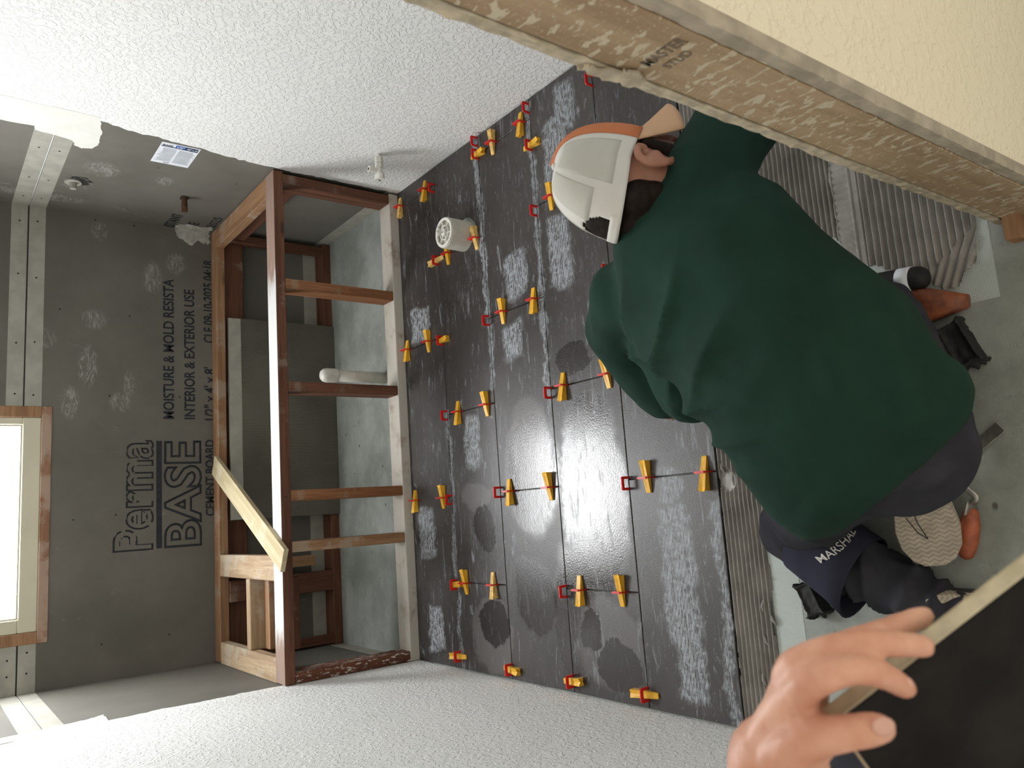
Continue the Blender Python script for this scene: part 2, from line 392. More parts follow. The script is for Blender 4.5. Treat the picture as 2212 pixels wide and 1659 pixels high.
for r in range(5):
    xs = [XR - .004] + JX[r] + [XL + .005]
    for i in range(len(xs) - 1):
        dz = random.uniform(-.0004, .0004)
        if r == 1 and i == 0:      # tile cut round the drain pipe
            x0, x1, y0, y1 = xs[1] + G, xs[0] - G, JY[2] + G, JY[1] - G
            bm = bmesh.new(); n = 28; R_ = .074
            outer = []
            for k in range(n):
                a = 2 * math.pi * k / n; d = V((math.cos(a), math.sin(a), 0))
                tt = min(((x1 - DRAIN.x) / d.x if d.x > 1e-6 else 9), ((x0 - DRAIN.x) / d.x if d.x < -1e-6 else 9), ((y1 - DRAIN.y) / d.y if d.y > 1e-6 else 9), ((y0 - DRAIN.y) / d.y if d.y < -1e-6 else 9))
                rr = min(R_ * (1 + .05 * math.sin(3 * a)), tt * .98)
                outer.append((DRAIN + d * rr, DRAIN + d * tt))
            cor = [V((x1, y1, 0)), V((x0, y1, 0)), V((x0, y0, 0)), V((x1, y0, 0))]
            loop = []
            for k in range(n):
                a = 2 * math.pi * k / n; loop.append((a, outer[k][1]))
            for cpt in cor: loop.append((math.atan2(cpt.y - DRAIN.y, cpt.x - DRAIN.x) % (2 * math.pi), cpt))
            loop.sort(key=lambda q: q[0])
            def inner(a):
                d = V((math.cos(a), math.sin(a), 0)); ps = [o_ for o_ in outer]
                return min(((p[0] - DRAIN).normalized().dot(d), p[0]) for p in ps) if 0 else max(((p[0] - DRAIN).normalized().dot(d), tuple(p[0])) for p in ps)[1]
            top_o = [bm.verts.new((p.x, p.y, dz)) for _, p in loop]; top_i = [bm.verts.new((*inner(a)[:2], dz)) for a, _ in loop]
            bot_o = [bm.verts.new((p.x, p.y, -.011)) for _, p in loop]; bot_i = [bm.verts.new((*inner(a)[:2], -.011)) for a, _ in loop]
            L_ = len(loop)
            for k in range(L_):
                j = (k + 1) % L_
                for q in ((top_i[k], top_o[k], top_o[j], top_i[j]), (top_o[k], bot_o[k], bot_o[j], top_o[j]), (bot_i[k], top_i[k], top_i[j], bot_i[j])):
                    try: bm.faces.new(q)
                    except ValueError: pass
            bmesh.ops.remove_doubles(bm, verts=bm.verts, dist=1e-5)
            bmesh.ops.recalc_face_normals(bm, faces=bm.faces)
            o = obj('tile', bm, 'tile', floor); tag(o, label='dark tile with a round cut-out for the drain pipe')
        else:
            centred_box('tile', (xs[i + 1] + G, JY[r + 1] + G, -.011), (xs[i] - G, JY[r] - G, dz), 'tile', floor, .0012)

# ------------------------------------------------------------------ walls
def plate(name, pts, nrm, th, mat, parent, rough=0., sub=6):
    """thin plate of polygon pts, its edge roughened"""
    pts = [V(p) for p in pts]; L_ = []
    for a, b in zip(pts, pts[1:] + pts[:1]):
        for k in range(sub):
            p = a.lerp(b, k / sub)
            if rough: p = p + V((0 if abs(nrm[0]) > .5 else random.uniform(-rough, rough), 0 if abs(nrm[1]) > .5 else random.uniform(-rough, rough), random.uniform(-rough, rough)))
            L_.append(p)
    n = len(L_); nv = V(nrm) * th
    bm = bmesh.new(); a = [bm.verts.new(p) for p in L_]; b = [bm.verts.new(p + nv) for p in L_]
    bm.faces.new(b)
    for k in range(n): bm.faces.new((a[k], a[(k + 1) % n], b[(k + 1) % n], b[k]))
    bmesh.ops.recalc_face_normals(bm, faces=bm.faces)
    return obj(name, bm, mat, parent)
wr = tag(boxes('wall_right', [((XR, .565, ZS), (XR + .1, 3.72, ZC))], 'white_paint'), kind='structure', label='white textured side wall with cement board toward the window')
wl = tag(boxes('wall_left', [((XL - .1, .60, ZS), (XL, 3.72, ZC))], 'white_paint'), kind='structure', label='white textured side wall beside the foreground hand')
tag(boxes('ceiling', [((XL - .1, .44, ZC), (XR + .1, 3.72, ZC + .1))], 'white_paint'), kind='structure', label='white ceiling above the frame of view')
wx0, wx1, wz0, wz1 = -.34, .485, 1.204, 2.10
wb = tag(boxes('wall_back', [((XL, YB + .012, ZS), (XR, YB + .1, wz0)), ((XL, YB + .012, wz0), (wx0, YB + .1, wz1)), ((wx1, YB + .012, wz0), (XR, YB + .1, wz1)), ((XL, YB + .012, wz1), (XR, YB + .1, ZC))], 'cement'), kind='structure', label='grey cement board wall with a window')
tx0, tx1, tz0 = -.384, .529, 1.168
ZJ = 1.267
boxes('cement_board', [((XL, YB, ZS), (XR, YB + .012, tz0)), ((XL, YB, tz0), (tx0, YB + .012, ZJ - .002)), ((tx1, YB, tz0), (XR, YB + .012, ZJ - .002))], 'cement', wb)
boxes('cement_board', [((XL, YB, ZJ + .002), (tx0, YB + .012, ZC))], 'cement', wb)
boxes('cement_board', [((tx1, YB, ZJ + .002), (XR, YB + .012, ZC))], 'cement', wb)
for (a, b) in ((XL + .003, tx0), (tx1, XR - .003)):
    boxes('board_edge', [((a, YB - .0008, 1.206), (b, YB, ZJ - .003))], 'cement_light', wb)
    boxes('board_edge', [((a, YB - .0008, ZJ + .003), (b, YB, 1.327))], 'cement_light', wb)
XRB, XLB = XR - .003, XL + .003
boxes('cement_board', [((XRB, 2.69, ZS), (XR, YB, ZJ - .002))], 'cement', wr)
boxes('cement_board', [((XRB, 2.69, ZJ + .002), (XR, YB, ZC))], 'cement', wr)
boxes('board_edge', [((XRB - .0008, 2.88, 1.206), (XRB, YB - .003, ZJ - .003))], 'cement_light', wr)
boxes('board_edge', [((XRB - .0008, 2.88, ZJ + .003), (XRB, YB - .003, 1.327))], 'cement_light', wr)
boxes('cement_board', [((XL, 2.78, ZS), (XLB, YB, ZJ - .002))], 'cement', wl)
boxes('cement_board', [((XL, 2.78, ZJ + .002), (XLB, YB, ZC))], 'cement', wl)
boxes('board_edge', [((XLB, 2.80, 1.206), (XLB + .0008, YB - .003, ZJ - .003))], 'cement_light', wl)
boxes('board_edge', [((XLB, 2.80, ZJ + .003), (XLB + .0008, YB - .003, 1.327))], 'cement_light', wl)
boxes('board_edge', [((XRB - .0008, 2.80, ZS), (XRB, YB, .05))], 'cement_light', wr)
boxes('board_edge', [((XLB, 2.90, ZS), (XLB + .0008, YB, .05))], 'cement_light', wl)
boxes('board_edge', [((XL, YB - .0008, .03), (XR, YB, .095))], 'cement_light', wb)
def edge_strip(name, curve, x, nx, y0, parent):
    """painted texture running raggedly onto the board edge"""
    zz = []
    k = 0; out = []
    n = 150
    for i in range(n + 1):
        z = ZS + (ZC - ZS) * i / n
        yv = curve(z) + .012 * noise.noise(V((x * 3, z * 9, 1.3))) + .009 * noise.noise(V((x, z * 60, 4.1))) + random.uniform(-.002, .002)
        out.append((z, yv))
    vs_, fs = [], []
    for z, yv in out: vs_ += [(x + nx * .0012, y0, z), (x, yv, z), (x - nx * .0029, y0 - .07, z), (x + nx * .0015, yv - .002, z)]
    for i in range(n):
        a = 4 * i; b = a + 4
        fs += [(a + 2, a, b, b + 2), (a, a + 3, b + 3, b), (a + 3, a + 1, b + 1, b + 3)]
    o = pyobj(name, vs_, fs, 'white_paint', parent); return o
def lerp_curve(pts):
    def f(z):
        for (z0, y0), (z1, y1) in zip(pts, pts[1:]):
            if z <= z1: return y0 + (y1 - y0) * (z - z0) / (z1 - z0)
        return pts[-1][1]
    return f
edge_strip('paint_edge', lerp_curve([(-.02, 2.796), (.33, 2.808), (.6, 2.797), (.99, 2.757), (1.16, 2.725), (1.44, 2.703), (2.5, 2.70)]), XRB, -1, 2.68, wr)
edge_strip('paint_edge', lerp_curve([(-.02, 2.85), (.53, 2.85), (.87, 2.84), (1.12, 2.83), (1.38, 2.79), (2.5, 2.79)]), XLB, 1, 2.77, wl)
plate('joint_compound', [(XRB, y, z) for y, z in [(2.69, 1.50), (2.70, 1.158), (2.82, 1.135), (2.90, 1.13), (2.945, 1.145), (2.958, 1.175), (2.945, 1.20), (2.91, 1.21), (2.885, 1.325), (2.86, 1.33), (2.862, 1.42), (2.86, 1.50)]], (-1, 0, 0), .002, 'smooth_white', wr, .003)
plate('joint_compound', [(XLB, y, z) for y, z in [(2.785, 1.5), (2.815, 1.10), (2.93, 1.09), (2.905, 1.14), (2.89, 1.2), (2.875, 1.38), (2.87, 1.5)]], (1, 0, 0), .002, 'smooth_white', wl, .004)
plate('thinset_smear', [(XRB, y, z) for y, z in [(3.60, .70), (3.60, .55), (3.53, .55), (3.55, .60), (3.535, .64), (3.56, .70)]], (-1, 0, 0), .004, 'cement_dust', wr, .006)
plate('thinset_smear', [(x, YB, z) for x, z in [(1.36, .70), (1.36, .55), (1.30, .55), (1.31, .6), (1.285, .63), (1.32, .69)]], (0, -1, 0), .004, 'cement_dust', wb, .006)
# screw heads pressed into the boards
bm = bmesh.new()
def disc(bm, c, n, r):
    D, U, W = frame_from(V(n)); vsx = [bm.verts.new(p) for p in ring(V(c) + D * .0012, U, W, r, r, 8)]; bm.faces.new(vsx)
for x in (1.30, 1.05, .80, .58, -.42, -.50):
    for z in (1.235, 1.298): disc(bm, (x + random.uniform(-.02, .02), YB - .0008, z), (0, -1, 0), .0038)
for x, y in ((129, 668), (280, 683), (236, 855), (388, 858), (250, 1112), (158, 1123), (219, 1392), (365, 1370), (206, 475), (290, 488)):
    p = at_y(x, y, YB); disc(bm, (p.x, YB, p.z), (0, -1, 0), .0038)
obj('screw_heads', bm, 'dark_hole', wb, kind='stuff')
bm = bmesh.new()
for y in (3.02, 3.30, 3.5):
    for z in (1.235, 1.298): disc(bm, (XRB - .0008, y, z), (-1, 0, 0), .0038)
for x, y in ((342, 362), (512, 397)):
    p = at_x(x, y, XRB); disc(bm, (XRB, p.y, p.z), (-1, 0, 0), .0038)
obj('screw_heads', bm, 'dark_hole', wr, kind='stuff')
# partition by the doorway: drywall, stud jamb, drywall
JX0 = .466
wf = tag(boxes('wall_front', [((JX0 + .002, .443, ZS), (2.3, .460, ZC))], 'cream_paint'), kind='structure', label='cream textured partition wall beside the doorway')
def ragged(name, y0, y1, x0, mat, amp):
    vs_, fs = [], []; n = 240; cols = 5
    for i in range(n + 1):
        z = ZS + (ZC - ZS) * i / n
        for k in range(cols):
            y = y0 + (y1 - y0) * k / (cols - 1); e = 1 if k in (0, cols - 1) else .5
            xx = x0 + amp * (noise.noise(V((k * .9, z * 45, y * 80))) * .9 + noise.noise(V((k * 2.1, z * 140, 3))) * .5) * e
            yy = y + (amp * .8 * noise.noise(V((z * 70, k, 8.8))) if k in (0, cols - 1) else 0)
            vs_.append((xx, yy, z))
        vs_.append((x0 + .02, y1, z)); vs_.append((x0 + .02, y0, z))
    w_ = cols + 2
    for i in range(n):
        for k in range(w_):
            a = i * w_ + k; b = i * w_ + (k + 1) % w_; fs.append((a, b, b + w_, a + w_))
    return pyobj(name, vs_, fs, mat, wf)
ragged('drywall_edge', .442, .4595, JX0 + .001, 'gypsum_dark', .0022)
ragged('drywall_edge', .5520, .5675, JX0 - .001, 'gypsum', .0030)
centred_box('jamb_stud', (JX0, .4615, ZS), (JX0 + .038, .550, ZC), 'jamb', wf, .001)
boxes('drywall', [((JX0 + .018, .552, ZS), (XR, .565, ZC))], 'white_paint', wf)
boxes('stud_shadow_gap', [((JX0 + .012, .455, ZS), (JX0 + .03, .556, ZC))], 'gap', wf)
plate('joint_compound', [(JX0 - .0032, y, z) for y, z in [(.560, .97), (.546, .975), (.538, 1.0), (.548, 1.02), (.556, 1.05), (.566, 1.06), (.567, 1.01)]], (-1, 0, 0), .003, 'gypsum', wf, .003)
centred_box('sole_plate', (JX0 - .045, .520, ZS), (JX0 + .2, .549, .026), 'wood_mid', wf, .003)
boxes('door_header', [((XL, .44, 2.06), (JX0, .565, ZC))], 'cream_paint', wf)
put_text('lumber_stamp', 'MASTER', V((JX0 - .0006, .528, .985)), V((0, -1, 0)), V((0, 0, 1)), .055, .017, 'ink_grey', wf, .008)
put_text('lumber_stamp', 'STUD', V((JX0 - .0006, .520, .963)), V((0, -1, 0)), V((0, 0, 1)), .035, .013, 'ink_grey', wf, .008)

# ------------------------------------------------------------------ printing on the boards
XA, ZA, YN = V((1, 0, 0)), V((0, 0, 1)), V((0, -1, 0))
def wall_text(body, x0, x1, z0, z1, bold=.022, outline=0, keep=None, mat='ink'):
    return put_text('printed_lettering', body, V((x0, YB - .0004, z0)), XA, ZA, x1 - x0, z1 - z0, mat, wb, bold, outline, keep)
wall_text('MOISTURE & MOLD RESISTA', .484, 1.115, .704, .750)
wall_text('INTERIOR & EXTERIOR USE', .484, 1.075, .616, .662)
wall_text('1/2" x 4\' x 8\'', .480, .722, .529, .577)
wall_text('CLE 09-10-2025 04:18', .835, 1.222, .529, .577)
wall_text('CEMENT BOARD', .057, .393, .535, .575, .03)
wall_text('BASE', -.067, .389, .590, .748, .02, .022)
wall_text('Perma', -.068, .392, .787, .944, .015, .018, lambda c: (c.z * 1000) % 43 > 5 and not (abs((c.z * 1000) % 19 - 3) < 2.0))
boxes('printed_bar', [((-.065, YB - .0012, .755), (.389, YB, .777))], 'ink', wb)
for body, y0, y1, z0, z1 in (('ISTANT', 3.602, 3.435, .704, .750), ('SE', 3.570, 3.505, .616, .662), ('2025', 3.53, 3.40, .545, .585)):
    put_text('printed_lettering', body, V((XRB - .0006, y0, z0)), V((0, -1, 0)), ZA, y0 - y1, z1 - z0, 'ink', wr, .022)

# ------------------------------------------------------------------ window
win = tag(empty('window_1', (0.07, YB, tz0)), kind='structure', label='bright frosted window in cream frame with bare wood surround')
boxes('window_trim', [((tx0, YB - .004, tz0), (tx1, YB + .10, wz0))], 'window_wood', win, .002)
boxes('window_trim', [((tx0, YB - .003, wz0), (wx0, YB + .10, wz1))], 'wood_mid', win, .002)
boxes('window_trim', [((wx1, YB - .003, wz0), (tx1, YB + .10, wz1))], 'wood_mid', win, .002)
boxes('window_trim', [((tx0, YB - .004, wz1), (tx1, YB + .10, wz1 + .04))], 'wood_mid', win, .002)
px0, px1, pz0, pz1 = -.288, .455, 1.268, 2.03
for mn, mx_ in (((wx0, YB + .002, wz0), (wx1, YB + .06, pz0)), ((wx0, YB + .002, pz0), (px0, YB + .06, wz1)), ((px1, YB + .002, pz0), (wx1, YB + .06, wz1)), ((px0, YB + .002, pz1), (px1, YB + .06, wz1))):
    boxes('window_frame', [(mn, mx_)], 'vinyl', win, .003)
bm = bmesh.new()
for mn, mx_ in (((px0, YB + .006, pz0), (px1, YB + .012, pz0 + .006)), ((px0, YB + .006, pz0 + .006), (px0 + .006, YB + .012, pz1)), ((px1 - .006, YB + .006, pz0 + .006), (px1, YB + .012, pz1))): add_box(bm, mn, mx_)
obj('glazing_bead', bm, 'vinyl', win)
boxes('pane', [((px0, YB + .012, pz0), (px1, YB + .018, pz1))], 'pane', win)

# ------------------------------------------------------------------ mortar bed combed with a notched trowel
def in_poly(x, y, P):
    c = False; j = len(P) - 1
    for i in range(len(P)):
        if (P[i][1] > y) != (P[j][1] > y) and x < (P[j][0] - P[i][0]) * (y - P[i][1]) / (P[j][1] - P[i][1]) + P[i][0]: c = not c
        j = i
    return c
def mortar_mat():
    t = NT('grey_mortar'); c = t.coord('World'); n = t.noise(c, 14, 5); f = t.noise(c, 240, 3, .7)
    z = t.n('ShaderNodeSeparateXYZ'); g = t.n('ShaderNodeNewGeometry'); t.t.links.new(g.outputs['Position'], z.inputs[0])
    col = t.mix(t.step(n, .3, .7), (.23, .212, .19), (.33, .305, .275))
    return t.set(col, .42, t.bump(f, .3, .0012), spec=.5)
M['mortar'] = mortar_mat()
MP = [(-.562, 1.277), (1.355, 1.277), (1.355, .60), (.490, .603), (.44, .607), (.405, .618), (.370, .645), (.366, .675), (.385, .70), (.43, .77), (.455, .82), (.485, .86), (.54, .89), (.55, .93), (.40, 1.04), (.25, 1.10), (.12, 1.145), (.02, 1.152), (-.055, 1.150), (-.13, 1.168), (-.206, 1.16), (-.29, 1.168), (-.385, 1.166), (-.47, 1.20), (-.562, 1.235)]
dx, dy = .006, .0018
nx_, ny_ = int((1.36 + .565) / dx), int((1.278 - .595) / dy)
vs_, fs, idx = [], [], {}
def mh(x, y):
    wob = .004 * noise.noise(V((x * 3.0, y * 6, 0))) + .0012 * noise.noise(V((x * 24, y * 9, 2)))
    per = .0128
    if .838 < y < .882 + .006 * noise.noise(V((x * 20, 0, 5))) and x > .3:
        ph = (x + .3 * wob) / .0165; h = .0048 * (abs(math.sin(math.pi * ph)) ** 2.2) + .0045
        if y < .843 or y > .878: h = .0085
    elif .822 < y <= .838 and x > .3: h = .0062 + .0008 * noise.noise(V((x * 30, y * 30, 0)))
    elif y < .79 and x < .62 and (x - .37) * .75 + (y - .60) * .55 < .085:
        d = (x * .45 + y * .95); h = .0092 * abs(math.sin(math.pi * (d + wob) / .0175)) ** 1.5
    elif y < .822 and x > .3: h = .0095 * abs(math.sin(math.pi * (y + wob * .9) / .0150)) ** 2.6
    else: h = .0108 * abs(math.sin(math.pi * (y + wob * .8 - .0006) / per)) ** 2.6
    if y < 1.20 and x < .12: h += .004 * max(0, noise.noise(V((x * 22, y * 60, 7)))) * (1.2 - y) / .05
    sm = math.hypot((x - .03) / .028, (y - 1.252) / .024)
    if sm < 1: h = .0015
    return ZS + max(0.0008, h + .0007 * noise.noise(V((x * 90, y * 90, 1))))
for i in range(nx_ + 1):
    for j in range(ny_ + 1):
        x = -.563 + i * dx; y = .597 + j * dy
        if in_poly(x + .006 * noise.noise(V((x * 40, y * 40, 3))), y + .005 * noise.noise(V((x * 50, y * 40, 9))), MP): idx[i, j] = len(vs_); vs_.append((x, y, mh(x, y)))
for (i, j), a in idx.items():
    if (i + 1, j) in idx and (i, j + 1) in idx and (i + 1, j + 1) in idx: fs.append((a, idx[i + 1, j], idx[i + 1, j + 1], idx[i, j + 1]))
mo = pyobj('mortar_bed', vs_, fs, 'mortar', None, True)
tag(mo, 'grey tile mortar combed into ridges along the outermost tile edge', 'mortar', kind='stuff')
# crumbs dragged off the bed
bm = bmesh.new()
for x, y in [(-.35, 1.19), (-.30, 1.165), (-.27, 1.19), (.52, .93), (.50, .90), (.03, 1.235), (.06, 1.262), (-.12, 1.165), (-.44, 1.21)]:
    p = V((x, y, ZS + .006)); a = random.uniform(-.5, .5)
    add_tube(bm, [p - V((math.cos(a), math.sin(a), 0)) * .012, p + V((0, 0, .004)), p + V((math.cos(a), math.sin(a), 0)) * .014], [.002, .0045, .002], 7)
obj('mortar_crumbs', bm, 'mortar', mo, True, 'stuff')
# alkali mesh tape beside the bed
def mesh_tape():
    t = NT('mesh_tape'); c = t.coord('World'); a = t.wave(c, 105, .3, 1, 'X'); b = t.wave(c, 105, .3, 1, 'Y')
    h = t.math('MAXIMUM', a, b)
    col = t.mix(t.step(h, .45, .8), (.25, .27, .25), (.62, .68, .64))
    col = t.mix(t.step(t.noise(c, 9, 5, .7), .55, .66), col, (.50, .56, .52))
    return t.set(col, .7, t.bump(h, .5, .001))
M['mesh_tape'] = mesh_tape()
mt = boxes('mesh_tape', [((-.56, 1.09, ZS), (.35, 1.165, ZS + .0007))], 'mesh_tape'); tag(mt, 'pale woven mesh tape on the subfloor beside the mortar', 'tape')
mt = boxes('mesh_tape', [((.33, .585, ZS), (.56, .95, ZS + .0006))], 'mesh_tape'); tag(mt, 'woven mesh tape showing under mortar near the doorway stud', 'tape')

# ------------------------------------------------------------------ stud frame of the bench in front of the window wall
fr = tag(empty('stud_frame', (.4, YF + .4, ZS)), 'low rectangular frame of reddish two-by-four studs against window wall', 'frame')
ZR = ZT - .038
def lum(name, mn, mx_, mat, j=.0006): return centred_box(name, mn, mx_, mat, fr, .0025, j)
lum('top_rail', (XL + .006, YF, ZR), (XR - .008, YF + .086, ZT), 'wood_red')
def worn_lit():  # worn white paint, with window light on the rail top painted in
    t = NT('worn_paint_window_light'); c = t.coord('World'); sx = t.n('ShaderNodeSeparateXYZ'); t.t.links.new(t.n('ShaderNodeNewGeometry').outputs['Position'], sx.inputs[0])
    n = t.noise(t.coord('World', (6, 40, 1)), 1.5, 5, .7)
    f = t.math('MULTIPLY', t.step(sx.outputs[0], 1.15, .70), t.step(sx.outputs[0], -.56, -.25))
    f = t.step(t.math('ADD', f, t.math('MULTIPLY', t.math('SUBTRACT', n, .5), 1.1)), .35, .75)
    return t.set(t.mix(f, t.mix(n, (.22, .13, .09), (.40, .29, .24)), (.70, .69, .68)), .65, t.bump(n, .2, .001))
bm = bmesh.new(); add_box(bm, (XL + .008, YF + .001, ZT - .0002), (XR - .01, YF + .085, ZT + .0010), .0005); obj('paint_and_light_film', bm, worn_lit(), fr)
lum('back_rail', (XL + .006, YB - .076, ZR), (XR - .008, YB - .001, ZT), 'wood_mid')
lum('end_rail', (XL + .004, YF + .087, ZR), (XL + .091, YB - .077, ZT), 'wood_pine')
lum('end_rail', (XR - .097, YF + .087, ZR), (XR - .009, YB - .077, ZT), 'wood_mid')
lum('end_stringer', (XR - .05, YF + .087, ZR - .09), (XR - .012, YB - .04, ZR - .001), 'wood_red')
lum('bottom_plate', (XL + .006, YF, ZS), (XR - .01, YF + .089, .038), 'wood_dusty')
for x, mt in ((1.307, 'wood_red'), (.884, 'wood_orange'), (.486, 'wood_splash'), (.081, 'wood_orange'), (-.104, 'wood_mid')):
    lum('stud', (x, YF + .001, .0385), (x + .0385, YF + .088, ZR - .0005), 'wood_red' if mt == 'wood_splash' else mt)
lum('stud', (XL + .006, YF + .001, .0385), (XL + .0445, YF + .088, ZR - .0005), 'wood_splash')
# back half of the frame
lum('bottom_plate', (XL + .006, YB - .09, ZS), (XR - .01, YB - .001, .030), 'wood_red')
lum('nailer', (XL + .01, YB - .04, ZR - .095), (XR - .012, YB - .001, ZR - .001), 'wood_red')
lum('stud', (1.30, YB - .089, .0305), (1.338, YB - .041, ZR - .0005), 'wood_red')
lum('stud', (-.316, YB - .089, .0305), (-.226, YB - .052, ZR - .0005), 'wood_red')
lum('block', (-.196, YB - .085, .11), (-.150, YB - .045, ZR - .0005), 'wood_mid')
lum('stud', (XL + .012, YB - .089, .0305), (XL + .050, YB - .041, ZR - .0005), 'wood_red')
# flat pieces across the open end
lum('cross_block', (-.203, YF + .087, ZR - .001), (-.112, YB - .077, ZT - .001), 'wood_pine')
lum('cross_block', (XL + .092, 3.160, ZR - .05), (-.204, 3.200, ZT - .001), 'wood_pine')
lum('cross_block', (XL + .092, 3.100, ZR - .06), (-.204, 3.158, ZT - .055), 'wood_mid')
lum('cross_block', (XL + .092, 3.000, ZR - .10), (-.204, 3.090, ZR - .062), 'wood_red')
# diagonal board nailed across the corner
a, b = V((.275, 3.545, ZT)), V((-.128, 2.760, ZT))
d = (b - a).normalized(); s = V((-d.y, d.x, 0)); bm = bmesh.new()
L = (b - a).length
add_box(bm, (-L / 2, -.0445, 0), (L / 2, .0445, .018), .0015)
br = obj('diagonal_brace', bm, 'wood_pale', None); br.parent = fr; br.matrix_parent_inverse = Matrix.Translation(-fr.location)
br.matrix_basis = Matrix.Translation((a + b) / 2 + V((0, 0, .001))) @ Matrix((d, s, V((0, 0, 1)))).transposed().to_4x4()
bm = bmesh.new(); add_tube(bm, [V((-.105, 2.86, .36)), V((-.10, 2.86, .43)), V((-.055, 2.855, .497))], [.0025, .003, .002], 6, True); obj('splinter', bm, 'wood_orange', fr)
# nail holes; the rail's window-lit top is painted into the plate above
bm = bmesh.new()
for x in (1.29, 1.1, .9, .72, .5, .49, .31, .1, .09, -.09, -.3, -.5, -.53):
    for k in range(2): disc(bm, (x + random.uniform(-.015, .015), YF + .02 + k * .04 + random.uniform(-.008, .008), ZT - .0008), (0, 0, 1), .0022)
for x in (.51, .10, -.085, .905):
    for k in range(2): disc(bm, (x + random.uniform(-.01, .01), YF + .0002, .52 + k * .004), (0, -1, 0), .002)
for y in (2.95, 3.1, 3.3, 3.45):
    disc(bm, (XL + .03 + random.uniform(0, .04), y, ZT - .0006), (0, 0, 1), .0025); disc(bm, (-.16 + random.uniform(-.03, .03), y, ZT - .0016), (0, 0, 1), .0025)
obj('nail_holes', bm, 'dark_hole', fr, kind='stuff')
# cement board panel standing against the back of the frame
pn = tag(empty('cement_panel', (.5, YB - .095, ZS)), 'ribbed grey cement board panel leaning inside the stud frame', 'panel')
boxes('board', [((.030, YB - .104, ZS), (.935, YB - .091, .498))], 'cement_ribbed', pn, .002)
plate('smooth_edge', [(.032, YB - .104, .443), (.932, YB - .104, .443), (.932, YB - .104, .4975), (.032, YB - .104, .4975)], (0, -1, 0), .0008, 'cement_light', pn, .0005)
# capped waste pipe inside the frame
pp = tag(empty('capped_pipe', (.592, 3.0, ZS)), 'upright white plastic pipe with a domed cap inside stud frame', 'pipe')
bm = bmesh.new(); rg = [ring(V((.592, 3.0, z)), V((1, 0, 0)), V((0, 1, 0)), .0245, .0245, 20) for z in (ZS, .24)]; add_loft(bm, rg); obj('pipe', bm, 'pvc', pp, True)
bm = bmesh.new(); rg = [ring(V((.592, 3.0, z)), V((1, 0, 0)), V((0, 1, 0)), r, r, 20) for z, r in ((.215, .0285), (.222, .030), (.262, .030), (.275, .027), (.284, .019), (.287, .008))]; add_loft(bm, rg); obj('cap', bm, 'valve', pp, True)

# ------------------------------------------------------------------ drain stub with test plug
dr = tag(empty('drain_stub', (DRAIN.x, DRAIN.y, ZS)), 'short white drain pipe closed by a spoked test plug', 'pipe')
def cyl(name, c, r, z0, z1, mat, parent, n=32, hole=None):
    bm = bmesh.new(); X_, Y_ = V((1, 0, 0)), V((0, 1, 0))
    if hole:
        prof = [(r, z0), (r, z1), (hole, z1), (hole, z0)]
        rows = [[bm.verts.new(p) for p in ring(V((c.x, c.y, z)), X_, Y_, q, q, n)] for q, z in prof]
        for k in range(4):
            A, B = rows[k], rows[(k + 1) % 4]
            for i in range(n): bm.faces.new((A[i], A[(i + 1) % n], B[(i + 1) % n], B[i]))
        bmesh.ops.recalc_face_normals(bm, faces=bm.faces)
    else: add_loft(bm, [ring(V((c.x, c.y, z)), X_, Y_, r, r, n) for z in (z0, z1)])
    return obj(name, bm, mat, parent)
cyl('pipe', DRAIN, .057, ZS, .088, 'pvc', dr, 36, .051)
plug = cyl('plug', DRAIN, .0505, .060, .076, 'dark_hole', dr)
cyl('plug_rim', DRAIN, .0545, .0885, .0935, 'valve', plug, 36, .045)
cyl('plug_ring', DRAIN, .028, .077, .0915, 'valve', plug, 28, .0245)
cyl('plug_hub', DRAIN, .0135, .076, .096, 'valve', plug, 18)
cyl('plug_plate', DRAIN, .050, .076, .0795, 'pvc', plug, 32, .029)
for k in range(6):
    a = k * math.pi / 3 + .3; bm = bmesh.new(); m4 = Matrix.Translation((DRAIN.x, DRAIN.y, 0)) @ Matrix.Rotation(a, 4, 'Z'); add_box(bm, (.012, -.0018, .076), (.047, .0018, .0905), 0, m4); obj('spoke', bm, 'valve', plug)
cyl('bolt', DRAIN, .0035, .096, .124, 'valve', plug, 12)
for s_ in (-1, 1):
    bm = bmesh.new(); add_tube(bm, [V((DRAIN.x, DRAIN.y, .105)), V((DRAIN.x + s_ * .008, DRAIN.y, .108)), V((DRAIN.x + s_ * .015, DRAIN.y, .116))], [.004, .0045, .005], 8, True, flat=.45); obj('wing', bm, 'valve', plug, True)

# ------------------------------------------------------------------ angle stop valve on the wall
P0 = V((XR, 2.515, .238)); vd = V((-1, 0, 0))
va = tag(empty('shutoff_valve', P0), 'white shut-off valve sticking out of the white wall near floor', 'valve')
def xcyl(name, x0, x1, r0, r1, mat, parent, n=14, c=P0, ov=1.0):
    bm = bmesh.new(); add_loft(bm, [ring(V((c.x - x, c.y, c.z)), V((0, 1, 0)), V((0, 0, 1)), r * ov, r, n) for x, r in ((x0, r0), (x1, r1))]); return obj(name, bm, mat, parent)
xcyl('stem', -.002, .02, .010, .010, 'valve', va); xcyl('nut', .014, .036, .0165, .0165, 'valve', va, 6); xcyl('nut', .037, .055, .0155, .0155, 'valve', va, 6)
xcyl('body', .055, .082, .0125, .0125, 'valve', va)
hd = xcyl('handle', .083, .104, .0175, .0175, 'valve', va, 18, ov=1.35)
xcyl('handle_screw', .1042, .1052, .004, .004, 'dark_hole', hd, 10)
bm = bmesh.new(); o_ = V((XR - .068, 2.515, .238)); add_loft(bm, [ring(o_ + V((0, 0, z)), V((1, 0, 0)), V((0, 1, 0)), r, r, 12) for z, r in ((.008, .009), (.028, .009), (.028, .012), (.045, .012))])
